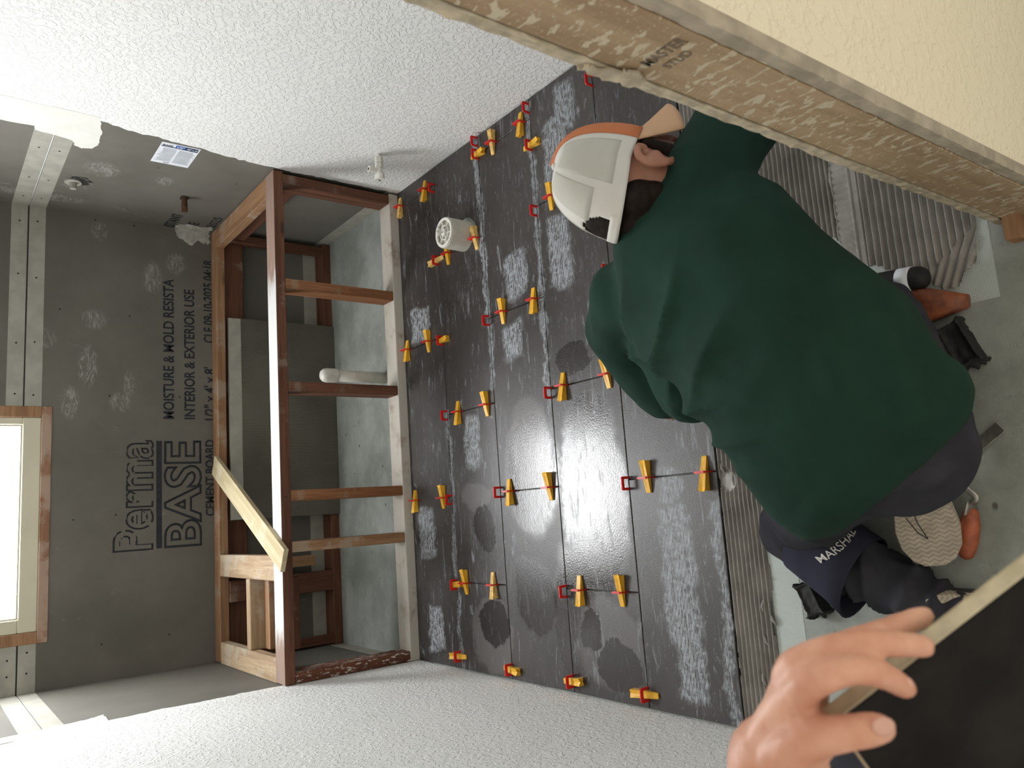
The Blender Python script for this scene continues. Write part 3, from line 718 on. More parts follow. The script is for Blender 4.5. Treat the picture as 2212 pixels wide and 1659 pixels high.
ou = obj('outlet', bm, 'valve', va); bm = bmesh.new(); disc(bm, o_ + V((0, 0, .0445)), (0, 0, 1), .006); obj('outlet_hole', bm, 'dark_hole', ou)
# stub-outs in the cement board
st = tag(empty('copper_stub', (XRB, 3.245, .755)), 'aged copper pipe stub sticking out of grey cement board', 'pipe')
bm = bmesh.new(); add_loft(bm, [ring(V((x, 3.245, .752)), V((0, 1, 0)), V((0, 0, 1)), r, r, 14) for x, r in ((XR, .011), (XRB - .022, .011), (XRB - .023, .0125), (XRB - .060, .0125))]); obj('stub', bm, 'copper', st, False)
plate('rough_hole', [(XRB, 3.245 + q * .027, .752 + r_ * .02) for q, r_ in ((-1, 0), (-.6, .8), (.2, .9), (1, .4), (1.3, -.2), (.5, -.9), (-.6, -.8))], (-1, 0, 0), .0008, 'dark_hole', st, .002, 3)
sh = tag(empty('shower_valve_stub', (XRB, 3.27, 1.148)), 'pale capped fitting in a torn hole high on cement board', 'fitting')
plate('torn_hole', [(XRB, 3.262 + q * .045, 1.138 + r_ * .035) for q, r_ in ((-1, .3), (-.5, .9), (.3, .7), (1, .2), (.6, -.9), (-.3, -1.3), (-.9, -.6))], (-1, 0, 0), .0008, 'dark_hole', sh, .005, 3)
bm = bmesh.new(); add_loft(bm, [ring(V((x, 3.275, 1.155)), V((0, 1, 0)), V((0, 0, 1)), r, r, 18) for x, r in ((XRB, .030), (XRB - .006, .030), (XRB - .0065, .014), (XRB - .03, .011))]); obj('fitting', bm, 'cement_light', sh)
bm = bmesh.new()
for k in range(16):
    a = random.uniform(0, 6.28); p = V((XRB - .001, 3.265 + .042 * math.cos(a), 1.142 + .035 * math.sin(a))); q = p + V((-random.uniform(.004, .016), .022 * math.cos(a + .4), .022 * math.sin(a + .4)))
    add_tube(bm, [p, q], [.0008, .0005], 4, False)
obj('torn_fibres', bm, 'cement_light', sh, kind='stuff')
# product sticker
sk = tag(empty('product_sticker', (XRB, 2.868, .883)), 'white and blue printed product sticker on the grey cement board', 'sticker')
def stick(name, ya, yb, za, zb, mat, e): return boxes(name, [((XRB - e, min(ya, yb), za), (XRB - e + .0004, max(ya, yb), zb))], mat, sk)
Y0, Y1, Z0, Z1 = 2.955, 2.780, .817, .949      # reads along -Z: top of the label towards the doorway
stick('paper', Y1, Y0, Z0, Z1, 'paper', .0006)
def lab(ya, yb, za, zb, mat): return stick('print', ya, yb, za, zb, mat, .0009)
lab(2.812, 2.806, Z0 + .004, Z1 - .004, 'navy_print'); lab(2.808, 2.786, .866, .899, 'blue'); lab(2.808, 2.786, Z0 + .005, .866, 'navy_print')
zs_ = .94
RTX, UPX = V((0, 0, -1)), V((0, -1, 0))
for body, z0, y0, w_, h_, mt in (('BASE', .943, 2.803, .036, .010, 'barcode'), ('1/2"', .894, 2.805, .024, .014, 'paper'), ('48" x 8\'', .861, 2.803, .036, .010, 'paper')):
    put_text('lettering', body, V((XRB - .0011, y0, z0)), RTX, UPX, w_, h_, mt, sk, .03)
for k in range(16):
    y = 2.822 + k * .0072
    lab(y, y + .0032, .888, .942 - random.uniform(0, .012), 'greyprint'); lab(y, y + .0032, .823 + random.uniform(0, .01), .880, 'greyprint')
for k in range(9): lab(2.940, 2.950, .888 + k * .0022, .889 + k * .0022, 'barcode')

# ------------------------------------------------------------------ tile levelling clips and wedges
def clip_mesh():
    bm = bmesh.new(); w_, h_, t_ = .0195, .0300, .0017
    out = [(-w_, -.010), (-w_, h_ - .004), (-w_ + .004, h_), (w_ - .004, h_), (w_, h_ - .004), (w_, -.010)]
    inn = [(-w_ + .0075, -.010), (-w_ + .0075, h_ - .0105), (-w_ + .0075, h_ - .0105), (w_ - .0075, h_ - .0105), (w_ - .0075, h_ - .0105), (w_ - .0075, -.010)]
    A = [[bm.verts.new((x, s * t_, z)) for x, z in out] for s in (-1, 1)]; B = [[bm.verts.new((x, s * t_, z)) for x, z in inn] for s in (-1, 1)]
    for k in range(5):
        for s in (0, 1):
            try: bm.faces.new((A[s][k], A[s][k + 1], B[s][k + 1], B[s][k]))
            except ValueError: pass
        bm.faces.new((A[0][k], A[0][k + 1], A[1][k + 1], A[1][k])); bm.faces.new((B[0][k], B[0][k + 1], B[1][k + 1], B[1][k]))
    bmesh.ops.remove_doubles(bm, verts=bm.verts, dist=1e-6); bmesh.ops.dissolve_degenerate(bm, edges=bm.edges, dist=1e-6)
    add_box(bm, (-w_ + .005, -t_ * 1.9, h_ - .0075), (w_ - .005, t_ * 1.9, h_ - .0035), 0)
    bmesh.ops.recalc_face_normals(bm, faces=bm.faces)
    me = bpy.data.meshes.new('levelling_clip'); bm.to_mesh(me); bm.free(); me.materials.append(M['red']); return me
def wedge_mesh(mat):
    bm = bmesh.new(); secs = []
    for x, w_, h_, g_ in ((-.040, .0075, .0045, 0), (-.036, .0080, .0055, 0), (.0, .0092, .0125, .0010), (.044, .0108, .0205, .0040), (.0475, .0112, .0220, .0055)):
        secs.append([V((x, -w_, 0)), V((x, -w_, h_)), V((x + (.003 if x > .046 else 0), 0, h_ - g_)), V((x, w_, h_)), V((x, w_, 0)), V((x - (.004 if x > .046 else 0), 0, .0))])
    add_loft(bm, secs); bmesh.ops.recalc_face_normals(bm, faces=bm.faces)
    me = bpy.data.meshes.new('levelling_wedge'); bm.to_mesh(me); bm.free(); me.materials.append(M[mat]); return me
CM, WM, WD = clip_mesh(), wedge_mesh('yellow'), wedge_mesh('yellow_dusty')
ROW = ['tile row at stud frame', 'second row from frame', 'third row from frame', 'fourth row from frame', 'outermost tile row']
LONG = {1: 'first long joint from frame', 2: 'second long joint from frame', 3: 'third long joint from frame', 4: 'long joint before outermost row'}
def clip(x, y, rz, label):
    o = bpy.data.objects.new('levelling_clip', CM); COL.objects.link(o); o.location = (x, y, 0); o.rotation_euler = (0, 0, rz); tag(o, label, 'tile clip', 'red tile levelling clips')
def wedge(x, y, rz, label, dusty):
    o = bpy.data.objects.new('levelling_wedge', WD if dusty else WM); COL.objects.link(o); o.location = (x, y, .0006); o.rotation_euler = (0, 0, rz); tag(o, label, 'tile wedge', 'yellow tile levelling wedges')
# cross joints: (row, joint, y, thick end towards +X?, dusty)
PLACE = ['joint by valve wall', 'middle joint', 'joint by hand-side wall']
for r, j, y, up, du in [(0, 0, 2.772, 0, 1), (0, 0, 2.572, 0, 0), (0, 1, 2.772, 0, 0), (0, 1, 2.607, 1, 0), (0, 2, 2.768, 0, 0), (0, 2, 2.562, 1, 0),
                        (1, 0, 2.430, 1, 0), (1, 0, 2.242, 1, 1), (1, 1, 2.424, 0, 0), (1, 1, 2.243, 1, 0), (1, 2, 2.440, 1, 0), (1, 2, 2.268, 0, 1),
                        (2, 0, 2.102, 1, 1), (2, 0, 1.937, 0, 0), (2, 1, 2.110, 1, 0), (2, 1, 1.938, 0, 0), (2, 2, 2.140, 0, 0), (2, 2, 1.930, 1, 0),
                        (3, 0, 1.812, 1, 0), (3, 1, 1.828, 0, 0), (3, 1, 1.630, 1, 0), (3, 2, 1.824, 0, 0), (3, 2, 1.650, 1, 0),
                        (4, 2, 1.511, 1, 0), (4, 2, 1.312, 0, 0)]:
    x = JX[r][j]
    first = y > JY[r + 1] + .15
    side = 'frame side' if first else 'doorway side'
    if r == 3 and j == 0: side = 'beside the white cap'
    ang = (0 if up else math.pi) + random.uniform(-.10, .10)
    sh_ = .002 if up else -.002
    wedge(x + (-.001 if up else .001), y, ang, 'yellow %swedge, %s, %s, %s' % ('dusty ' if du else '', ROW[r], PLACE[j], side), du)
    clip(x, y, math.pi / 2, 'red clip, %s, %s' % (ROW[r], PLACE[j]) + (', frame side' if first else ', doorway side'))
# long joints: (joint, x, wedge 0 none / 1 thick towards the doorway / -1 thick towards the window)
for k, x, wd, du, txt in [(1, 1.270, 0, 0, 'bare, nearest valve wall'), (1, .972, -1, 1, 'just beside the drain stub'), (1, .652, 1, 0, 'third from valve wall'), (1, .362, 0, 0, 'bare, fourth from valve wall'), (1, .046, 0, 0, 'bare, before the last two'), (1, -.262, 1, 0, 'second from the hand-side wall'), (1, -.515, -1, 0, 'closest to the hand-side wall'),
                          (2, 1.334, 0, 0, 'bare, touching valve wall'), (2, 1.284, 1, 0, 'next to valve wall'), (2, .659, 0, 0, 'bare, mid floor'), (2, .056, 0, 0, 'bare, in the glare'), (2, -.526, 1, 0, 'closest to the hand-side wall'),
                          (3, 1.322, 0, 0, 'bare, touching valve wall'), (3, 1.188, 1, 0, 'second from valve wall'), (3, .958, 0, 0, 'bare, beside the white cap'), (3, .352, 0, 0, 'bare, above the glare'), (3, -.262, 0, 0, 'bare, below the glare'), (3, -.525, 1, 0, 'closest to the hand-side wall'),
                          (4, 1.268, 0, 0, 'bare, beside doorway stud'), (4, .665, 0, 0, 'half hidden by green shirt'), (4, .046, 0, 0, 'bare, below green shirt'), (4, -.521, -1, 0, 'closest to the hand-side wall')]:
    clip(x, JY[k], 0, 'red clip on %s, %s' % (LONG[k], txt))
    if wd: wedge(x, JY[k], (-math.pi / 2 if wd > 0 else math.pi / 2) + random.uniform(-.12, .12), 'yellow %swedge on %s, %s' % ('dusty ' if du else '', LONG[k], txt), du)

# ------------------------------------------------------------------ people: materials
def skin_mat(name, a, b):
    t = NT(name); c = t.coord('World'); n = t.noise(c, 22, 4); f = t.noise(c, 210, 3, .6)
    return t.set(t.mix(t.step(n, .35, .68), a, b), .5, t.bump(f, .12, .0008), sss=.12, spec=.4)
M['skin'] = skin_mat('skin', (.56, .27, .18), (.70, .40, .29))
M['skin_tan'] = skin_mat('skin_tan', (.30, .13, .08), (.42, .20, .13))
M['nail'] = simple('fingernail', (.62, .36, .28), .35, .06, 60)
def cloth(name, a, b, weave=420, spots=None):
    t = NT(name); c = t.coord('World'); n = t.noise(c, 7, 5, .6); f = t.noise(c, weave, 2)
    col = t.mix(t.step(n, .3, .72), a, b)
    if spots: col = t.mix(t.math('MULTIPLY', t.step(t.noise(c, 19, 5, .7), spots, spots + .05), .6), col, (.33, .33, .27))
    return t.set(col, .9, t.bump(f, .12, .0008), spec=.2)
M['shirt'] = cloth('green_shirt', (.009, .031, .021), (.013, .043, .029), 420, .74)
M['denim'] = cloth('dark_trousers', (.022, .022, .028), (.045, .045, .055), 300, .72)
M['navy_cloth'] = cloth('navy_pad_cloth', (.020, .021, .036), (.030, .031, .05), 300, .70)
M['black_rubber'] = simple('black_rubber', (.010, .009, .009), .7, .3, 50, .5)
M['cap_white'] = cloth('cap_mesh', (.62, .60, .55), (.70, .68, .63), 330)
M['cap_mesh'] = cloth('cap_net', (.50, .49, .43), (.58, .57, .51), 330)
M['cap_orange'] = cloth('cap_orange', (.52, .17, .075), (.60, .22, .10), 300)
M['cap_tan'] = cloth('cap_brim', (.60, .37, .22), (.68, .44, .28), 300)
M['hair'] = simple('dark_hair', (.018, .012, .009), .7, .3, 90, .6)
def sole_mat():
    t = NT('shoe_sole'); c = t.coord('Object'); a = t.wave(t.coord('Object', (1, 1, 1)), 34, 9, 0, 'X')
    zig = t.math('FRACT', t.math('MULTIPLY', t.math('ADD', t.n('ShaderNodeSeparateXYZ').outputs[0], 0), 1))
    n = t.noise(c, 30, 4)
    sx = t.n('ShaderNodeSeparateXYZ'); t.t.links.new(t.n('ShaderNodeTexCoord').outputs['Object'], sx.inputs[0])
    tri = t.math('ABSOLUTE', t.math('SUBTRACT', t.math('FRACT', t.math('MULTIPLY', sx.outputs[1], 55.)), .5))
    h = t.math('FRACT', t.math('ADD', t.math('MULTIPLY', sx.outputs[0], 110.), t.math('MULTIPLY', tri, 1.2)))
    hh = t.step(t.math('ABSOLUTE', t.math('SUBTRACT', h, .5)), .12, .25)
    col = t.mix(t.step(n, .35, .7), (.36, .31, .24), (.48, .42, .33)); col = t.mix(t.math('MULTIPLY', t.math('SUBTRACT', 1.0, hh), .35), col, (.16, .13, .10))
    return t.set(col, .7, t.bump(hh, .5, .002))
M['sole'] = sole_mat()
M['shoe_white'] = simple('shoe_white', (.78, .76, .72), .5, .06, 20)
M['shoe_black'] = simple('shoe_black', (.02, .02, .022), .6, .3, 40)

def finger(bm, pts, rad, n=12):
    p = catmull([V(q) for q in pts], 4); m = len(p); k = len(rad)
    rr = [rad[min(int(i / (m - 1) * (k - 1)), k - 2)] * (1 - (i / (m - 1) * (k - 1)) % 1) + rad[min(int(i / (m - 1) * (k - 1)) + 1, k - 1)] * ((i / (m - 1) * (k - 1)) % 1) if i < m - 1 else rad[-1] for i in range(m)]
    add_tube(bm, p, rr, n)
def simple_hand(bm, wrist, d, nrm, side, curl=.5, s=1.0):
    """palm, four unequal curled fingers and a thumb from the side of the palm; nrm points out of the back of the hand"""
    d = d.normalized(); nrm = (nrm - d * nrm.dot(d)).normalized(); r = d.cross(nrm) * side      # r towards the thumb
    for k, off in enumerate((.028, .010, -.010, -.027)):
        a = wrist + r * off * .6 * s; b = wrist + d * .09 * s + r * off * s
        add_tube(bm, [a, (a + b) / 2 + nrm * .002, b], [.015 * s, .015 * s, .0115 * s], 10)
        l = (.072, .08, .075, .06)[k] * s; p = b; dd = d.copy(); pts = [a.lerp(b, .7), b]
        for q, f_ in enumerate((.45, .3, .25)):
            dd = (dd - nrm * curl * (.5 + .25 * q)).normalized(); p = p + dd * l * f_; pts.append(p)
        finger(bm, pts, [.0105 * s, .0105 * s, .0092 * s, .0085 * s, .0072 * s], 10)
    p0 = wrist + d * .025 * s + r * .022 * s
    finger(bm, [wrist + r * .012 * s, p0 + r * .012 * s, p0 + (d * .7 + r * .7) * .035 * s - nrm * .01 * s, p0 + (d * .9 + r * .35) * .07 * s - nrm * .02 * s], [.016 * s, .0145 * s, .0115 * s, .0085 * s], 10)

# ------------------------------------------------------------------ kneeling tiler
W = tag(empty('person', (.15, .85, ZS)), 'kneeling person in dark green shirt and white mesh cap, bent over floor', 'person')
HC = at_z(1378, 402, .560)                                          # middle of the head
hf = V((.90, -.10, -.40)).normalized(); hu = V((.33, .62, .70)); hu = (hu - hf * hu.dot(hf)).normalized(); hr = hf.cross(hu)
def hd(f_, r_, u_): return HC + hf * f_ + hr * r_ + hu * u_
NECK = V((.505, .935, .545)); RSH = V((.585, .815, .505)); LSH = V((.405, 1.085, .500)); REL = V((.80, .80, .30)); LEL = at_z(1455, 872, .27)
RWR = V((.93, .90, .085)); LWR = V((.40, 1.23, .055))
bm = bmesh.new()
rg = []
for u_, f0, a, b in ((-.118, .030, .030, .026), (-.105, .028, .052, .046), (-.08, .022, .074, .060), (-.04, .012, .088, .069), (0, .004, .095, .074), (.04, -.002, .098, .077), (.075, -.006, .090, .072), (.10, -.008, .068, .055), (.115, -.008, .036, .03)):
    rg.append(ring(hd(f0, 0, u_), hf, hr, a, b, 20))
add_loft(bm, rg)
add_tube(bm, [hd(.090, 0, .012), hd(.108, 0, -.015), hd(.113, 0, -.032)], [.009, .012, .015], 10)          # nose
add_tube(bm, [hd(.088, -.024, -.066), hd(.095, 0, -.068), hd(.088, .024, -.066)], [.006, .009, .006], 8)   # mouth
for s_ in (-1, 1):
    add_tube(bm, [hd(.082, s_ * .012, .022), hd(.078, s_ * .05, .022)], [.010, .010], 8)                  # brow
    add_tube(bm, catmull([hd(.026, s_ * .080, .006), hd(.012, s_ * .094, .016), hd(-.010, s_ * .101, .008), hd(-.016, s_ * .099, -.016), hd(.0, s_ * .092, -.040), hd(.016, s_ * .082, -.050)], 3), [.008] * 16, 10)
    add_tube(bm, [hd(.006, s_ * .070, -.014), hd(.004, s_ * .088, -.018)], [.020, .016], 10)
add_tube(bm, [hd(-.02, 0, -.05), hd(-.035, 0, -.10), NECK - V((0, 0, .008)), NECK - V((.08, .04, .04))], [.062, .056, .052, .060], 16)
add_tube(bm, [NECK - V((.07, .04, .05)), V((.35, .86, .43)), V((.2, .77, .40)), V((.1, .72, .34))], [.062, .09, .10, .10], 16)
add_tube(bm, [LSH - V((.03, .06, .03)), LSH - V((.01, .01, .02)), LEL, LEL.lerp(LWR, .5), LWR], [.042, .042, .041, .037, .026], 14)
add_tube(bm, [RSH - V((.06, -.02, .0)), RSH, REL, REL.lerp(RWR, .5), RWR], [.05, .048, .041, .037, .026], 14)
add_tube(bm, [V((.35, .86, .44)), LSH - V((.01, .0, .03))], [.05, .04], 14); add_tube(bm, [V((.35, .86, .44)), RSH - V((.01, .0, .03))], [.05, .04], 14)
simple_hand(bm, LWR, (LWR - LEL) + V((0, 0, .12)), V((0, 0, 1)), -1, .3)
simple_hand(bm, RWR, (RWR - REL) + V((0, 0, .15)), V((0, 0, 1)), 1, .3)
meshobj('body', remesh(bm, .0050, 5), 'skin_tan', W)
for s_ in (-1, 1):
    bm = bmesh.new(); bmesh.ops.create_uvsphere(bm, u_segments=12, v_segments=8, radius=.0115, matrix=Matrix.Translation(hd(.078, s_ * .030, .004))); obj('eye', bm, 'shoe_white', W, True)
# hair under the cap and the beard
bm = bmesh.new()
M['hair'].node_tree.nodes['Principled BSDF'].inputs['Specular IOR Level'].default_value = .12
for f_, r_, u_, q in ((-.07, .0, -.01, .040), (-.055, .045, -.01, .036), (-.055, -.045, -.01, .036), (-.06, .02, -.045, .034), (-.06, -.02, -.045, .034), (-.04, .055, -.035, .022), (-.04, -.055, -.035, .022)):
    bmesh.ops.create_uvsphere(bm, u_segments=12, v_segments=8, radius=q, matrix=Matrix.Translation(hd(f_, r_, u_)))
meshobj('hair', remesh(bm, .006, 6), 'hair', W)
bm = bmesh.new()
for s_ in (-1, 1): add_tube(bm, [hd(.045, s_ * .068, .012), hd(.042, s_ * .068, -.04), hd(.062, s_ * .048, -.085), hd(.09, s_ * .018, -.10)], [.009, .014, .017, .016], 10)
add_tube(bm, [hd(.088, -.02, -.098), hd(.088, .02, -.098)], [.017, .017], 10)
meshobj('beard', remesh(bm, .005, 5), 'hair', W)
# cap
cp = empty('cap', hd(0, 0, .02)); cp.parent = W; cp.matrix_parent_inverse = Matrix.Translation(-W.location)
def dome(a0, a1, e0, e1, sc, mat, name, parent, na=20, ne=10, hole=None):
    vs2, fs2 = [], []
    for j in range(ne + 1):
        el = e0 + (e1 - e0) * j / ne
        for i in range(na + 1):
            az = a0 + (a1 - a0) * i / na
            f_ = .112 * math.cos(az); r_ = .092 * math.sin(az); k = math.cos(el) ** .72
            up = .022 + .135 * math.sin(el) + .010 * (1 - abs(math.cos(az))) * 0 + .018 * max(0, -math.cos(az)) * (-1) * (1 - math.sin(el)) + .012 * max(0, math.cos(az)) * math.sin(el * 1.0)
            wr_ = 1 + .015 * math.sin(az * 3)
            vs2.append(hd(-.006 + f_ * k * sc * wr_, r_ * k * sc * wr_, up * (1 + (sc - 1))))
    for j in range(ne):
        for i in range(na):
            a = j * (na + 1) + i
            if hole and hole(a0 + (a1 - a0) * (i + .5) / na, e0 + (e1 - e0) * (j + .5) / ne): continue
            fs2.append((a, a + 1, a + na + 2, a + na + 1))
    o = pyobj(name, vs2, fs2, mat, parent, True)
    s = o.modifiers.new('solid', 'SOLIDIFY'); s.thickness = .0018; s.offset = 1
    return o
def cpart(o): o.parent = W; return o
PI = math.pi
dome(1.15, 2 * PI - 1.15, 0, PI / 2, 1.0, 'cap_white', 'mesh_crown', W, 110, 40, lambda az, el: (abs(az - PI) / .44) ** 2 + ((el - .16) / .30) ** 2 < 1)
dome(-1.15, 1.15, 0, PI / 2, 1.008, 'cap_orange', 'front_panel', W)
dome(1.30, 2.10, .18, 1.22, 1.006, 'cap_mesh', 'net_panel', W, 14, 10); dome(-2.10, -1.30, .18, 1.22, 1.006, 'cap_mesh', 'net_panel', W, 14, 10)
dome(2.24, 2.92, .40, 1.22, 1.006, 'cap_mesh', 'net_panel', W, 14, 10); dome(-2.92, -2.24, .40, 1.22, 1.006, 'cap_mesh', 'net_panel', W, 14, 10)
dome(PI - .55, PI + .55, 0, .13, 1.012, 'cap_white', 'strap', W, 14, 3)
dome(PI - .42, PI + .42, .0, .46, .975, 'hair', 'hair_in_opening', W, 14, 6)
bm = bmesh.new(); bmesh.ops.create_uvsphere(bm, u_segments=10, v_segments=6, radius=.008, matrix=Matrix.Translation(hd(-.006, 0, .158))); obj('button', bm, 'cap_white', W, True)
vs2, fs2 = [], []
nb, nr = 18, 8
for j in range(nr + 1):
    for i in range(nb + 1):
        az = -1.12 + 2.24 * i / nb; q = j / nr
        f_ = .106 * math.cos(az) + q * .082 * math.cos(az * .85) ** .8 ; r_ = .090 * math.sin(az) * (1 - q * .10)
        u_ = .034 - .034 * q - (.014 + .050 * q) * math.sin(az) ** 2
        vs2.append(hd(-.006 + f_, r_, u_))
for j in range(nr):
    for i in range(nb): a = j * (nb + 1) + i; fs2.append((a, a + 1, a + nb + 2, a + nb + 1))
brm = pyobj('brim', vs2, fs2, 'cap_tan', W, True); s = brm.modifiers.new('solid', 'SOLIDIFY'); s.thickness = .003
bpy.data.objects.remove(cp)

# shirt: torso and sleeves
Lr = V((.56, -.83, 0)).normalized(); Td = (V((.5, .94, .55)) - V((.078, .71, .36))).normalized(); Nn = Lr.cross(Td).normalized()
if Nn.z < 0: Nn = -Nn
bm = bmesh.new(); rg = []
for c, hw, b in (((.005, .668, .296), .150, .090), ((.022, .680, .314), .188, .118), (( .045, .690, .330), .200, .132), ((.078, .710, .352), .203, .136), ((.152, .731, .392), .203, .140), ((.228, .769, .430), .192, .138), ((.302, .815, .462), .190, .132), ((.392, .872, .488), .196, .118), ((.462, .912, .508), .170, .096), ((.505, .940, .530), .112, .078), ((.535, .958, .545), .072, .060)):
    rg.append(ring(V(c), Lr, Nn, hw, b, 32, 2.35))
add_loft(bm, rg)
add_tube(bm, [V((.42, .88, .485)), RSH + V((-.01, .01, -.005)), RSH.lerp(REL, .35), RSH.lerp(REL, .74)], [.085, .082, .079, .082], 18)
LS2 = at_z(1345, 770, .40)
add_tube(bm, [V((.40, .95, .485)), LSH + V((-.012, -.03, -.005)), LSH.lerp(LS2, .55), LS2 + V((.01, -.02, -.01)), LSH.lerp(LEL, .86)], [.085, .082, .076, .070, .068], 18)
add_tube(bm, [V((.36, .95, .45)), V((.30, 1.0, .42)), V((.22, 1.03, .36))], [.10, .10, .08], 16)
sm = remesh(bm, .0075, 12)
def fold(co, n):
    q = co - V((.3, .82, .45)); t = q.dot(Td); l = q.dot(Lr)           # t along the spine, l to the right
    up = max(0, n.dot(V((-.3, -.3, .9))))
    h = 0
    k1 = noise.noise(V((t * 3, l * 3, 1.7)))
    m1 = max(0, 1 - ((l + .10) / .19) ** 2) * max(0, 1 - ((t - .08) / .20) ** 2)
    ph = (l * .55 - t * .85) * 62 + 4.5 * k1
    h += .0125 * m1 * (1.15 - abs(math.sin(ph * .5)) ** .55 * 1.6) * (.55 + noise.noise(V((t * 7, l * 5, 6.2))) + .35)
    m2 = max(0, 1 - ((l + .17) / .09) ** 2) * max(0, 1 - ((t + .02) / .20) ** 2)
    h += .0115 * m2 * (1 - 2 * abs(math.sin((t * .9 + l * .45) * 36 + 3 * k1)) ** .7)
    m3 = max(0, 1 - ((l - .15) / .12) ** 2) * max(0, 1 - ((t + .20) / .12) ** 2)
    h += .0065 * m3 * math.sin((t * .5 - l * .9) * 70 + 3 * k1)
    h += .004 * noise.noise(V((co.x * 9, co.y * 9, co.z * 9))) + .0015 * noise.noise(V((co.x * 30, co.y * 30, co.z * 30)))
    return h
displace(sm, fold); meshobj('shirt', sm, 'shirt', W)
# trousers
KL = at_z(1705, 1145, .075); AL = at_z(2030, 1312, .050); KR = V((.335, .775, .070)); AR = V((.015, .705, .075))
PB = at_z(1950, 968, .255)
bm = bmesh.new()
add_tube(bm, [V((.125, .745, .335)), V((.075, .71, .315)), PB], [.140, .148, .118], 22, True, Lr, .86)
add_tube(bm, [PB + V((-.02, .08, .0)), at_z(1800, 1050, .24), KL.lerp(at_z(1800, 1055, .24), .35), KL], [.100, .080, .076, .066], 18)
add_tube(bm, [PB + V((.05, -.01, -.0)), V((.20, .71, .20)), V((.29, .745, .13)), KR], [.105, .098, .085, .068], 18)
add_tube(bm, [KL, KL.lerp(AL, .35) + V((0, 0, .012)), KL.lerp(AL, .7), AL], [.066, .066, .056, .050], 18)
add_tube(bm, [KR, KR.lerp(AR, .4) + V((0, 0, .012)), KR.lerp(AR, .75), AR], [.068, .068, .056, .048], 18)
tm = remesh(bm, .0080, 8)
def tfold(co, n):
    a = (AL - KL).normalized(); t = (co - KL).dot(a); d = ((co - KL) - a * t).length
    k1 = noise.noise(co * 7)
    h = .006 * noise.noise(co * 13) + .003 * noise.noise(co * 34)
    if .12 < t < .42 and d < .10: h += .015 * (.75 - abs(math.sin(t * 62 + 5 * k1 + (co - KL).dot(V((.5, -.4, .6))) * 42)) ** .8)
    q = co - PB
    h += .009 * math.exp(-(q.length / .22) ** 2) * math.sin(q.dot(V((.5, .6, -.6))) * 90 + 4 * k1)
    return h
displace(tm, tfold); meshobj('trousers', tm, 'denim', W)
# belt line / waistband sliver
bm = bmesh.new()
# shoes
def shoe(toe, heel, nrm, name, upper, width=.052):
    d = (toe - heel).normalized(); L_ = (toe - heel).length; nrm = (nrm - d * nrm.dot(d)).normalized(); s_ = d.cross(nrm)
    def P_(x, y, z): return heel + d * (x * L_) + s_ * (y * width) - nrm * z
    prof = [(-.02, .40), (.02, .62), (.12, .72), (.28, .66), (.45, .66), (.62, .90), (.75, 1.0), (.87, .93), (.96, .66), (1.0, .30)]
    def outline(sc, z, dx_=0):
        return [P_(x + dx_, y * sc + (.10 if .4 < x < .95 else 0) * 0, z) for x, y in prof] + [P_(x + dx_, -y * sc, z) for x, y in reversed(prof)]
    bm = bmesh.new(); add_loft(bm, [outline(.97, 0.0), outline(1.0, .004), outline(1.0, .022), outline(.96, .026)]); bmesh.ops.recalc_face_normals(bm, faces=bm.faces)
    so = obj(name + '_sole' if 0 else 'sole', bm, 'sole', W)
    m3 = Matrix((d, s_, nrm)).transposed().to_4x4(); m3.translation = heel
    so.data.transform(m3.inverted()); so.matrix_parent_inverse = Matrix.Translation(-W.location); so.matrix_basis = m3
    bm = bmesh.new(); add_loft(bm, [outline(.97, .024), outline(.98, .035), outline(.88, .052), [P_(.02 + x * .72, y * .62, .080 - .02 * x) for x, y in prof] + [P_(.02 + x * .72, -y * .62, .080 - .02 * x) for x, y in reversed(prof)]]); bmesh.ops.recalc_face_normals(bm, faces=bm.faces)
    up = obj('shoe_upper', bm, upper, W, True)
    return so, P_
toeR, heelR = at_z(2032, 1226, .055), at_z(1972, 985, .125)
dirR = (toeR - heelR).normalized(); toeR = heelR + dirR * .285
nR = (C0 - toeR).normalized() + V((0, 0, .25))
toeR = at_z(2022, 1222, .060); heelR = toeR - dirR * .285
so, SP = shoe(toeR, heelR, nR, 'right', 'shoe_white', .056)
# curved tick mark moulded in the sole
nRn = (nR - dirR * nR.dot(dirR)).normalized()
def on_sole(x, y):
    d = ray(x, y); t_ = (heelR - C0).dot(nRn) / d.dot(nRn); return C0 + d * t_ + nRn * .0006
bm = bmesh.new()
for seg in ([(1998, 1099), (1988, 1096), (1979, 1099), (1973.6, 1108), (1982, 1130), (2005, 1164)], [(2005, 1164), (1984, 1152), (1957, 1119)]):
    add_tube(bm, [on_sole(*q) for q in seg], [.0009] * len(seg), 5, False)
o = obj('moulded_mark', bm, 'black_rubber', W)
toeL = at_z(2150, 1330, .02); heelL = AL + V((0, 0, .045)); dL = (toeL - heelL).normalized()
shoe(heelL + dL * .26, heelL, V((-.25, -.45, .9)), 'left', 'shoe_black', .048)
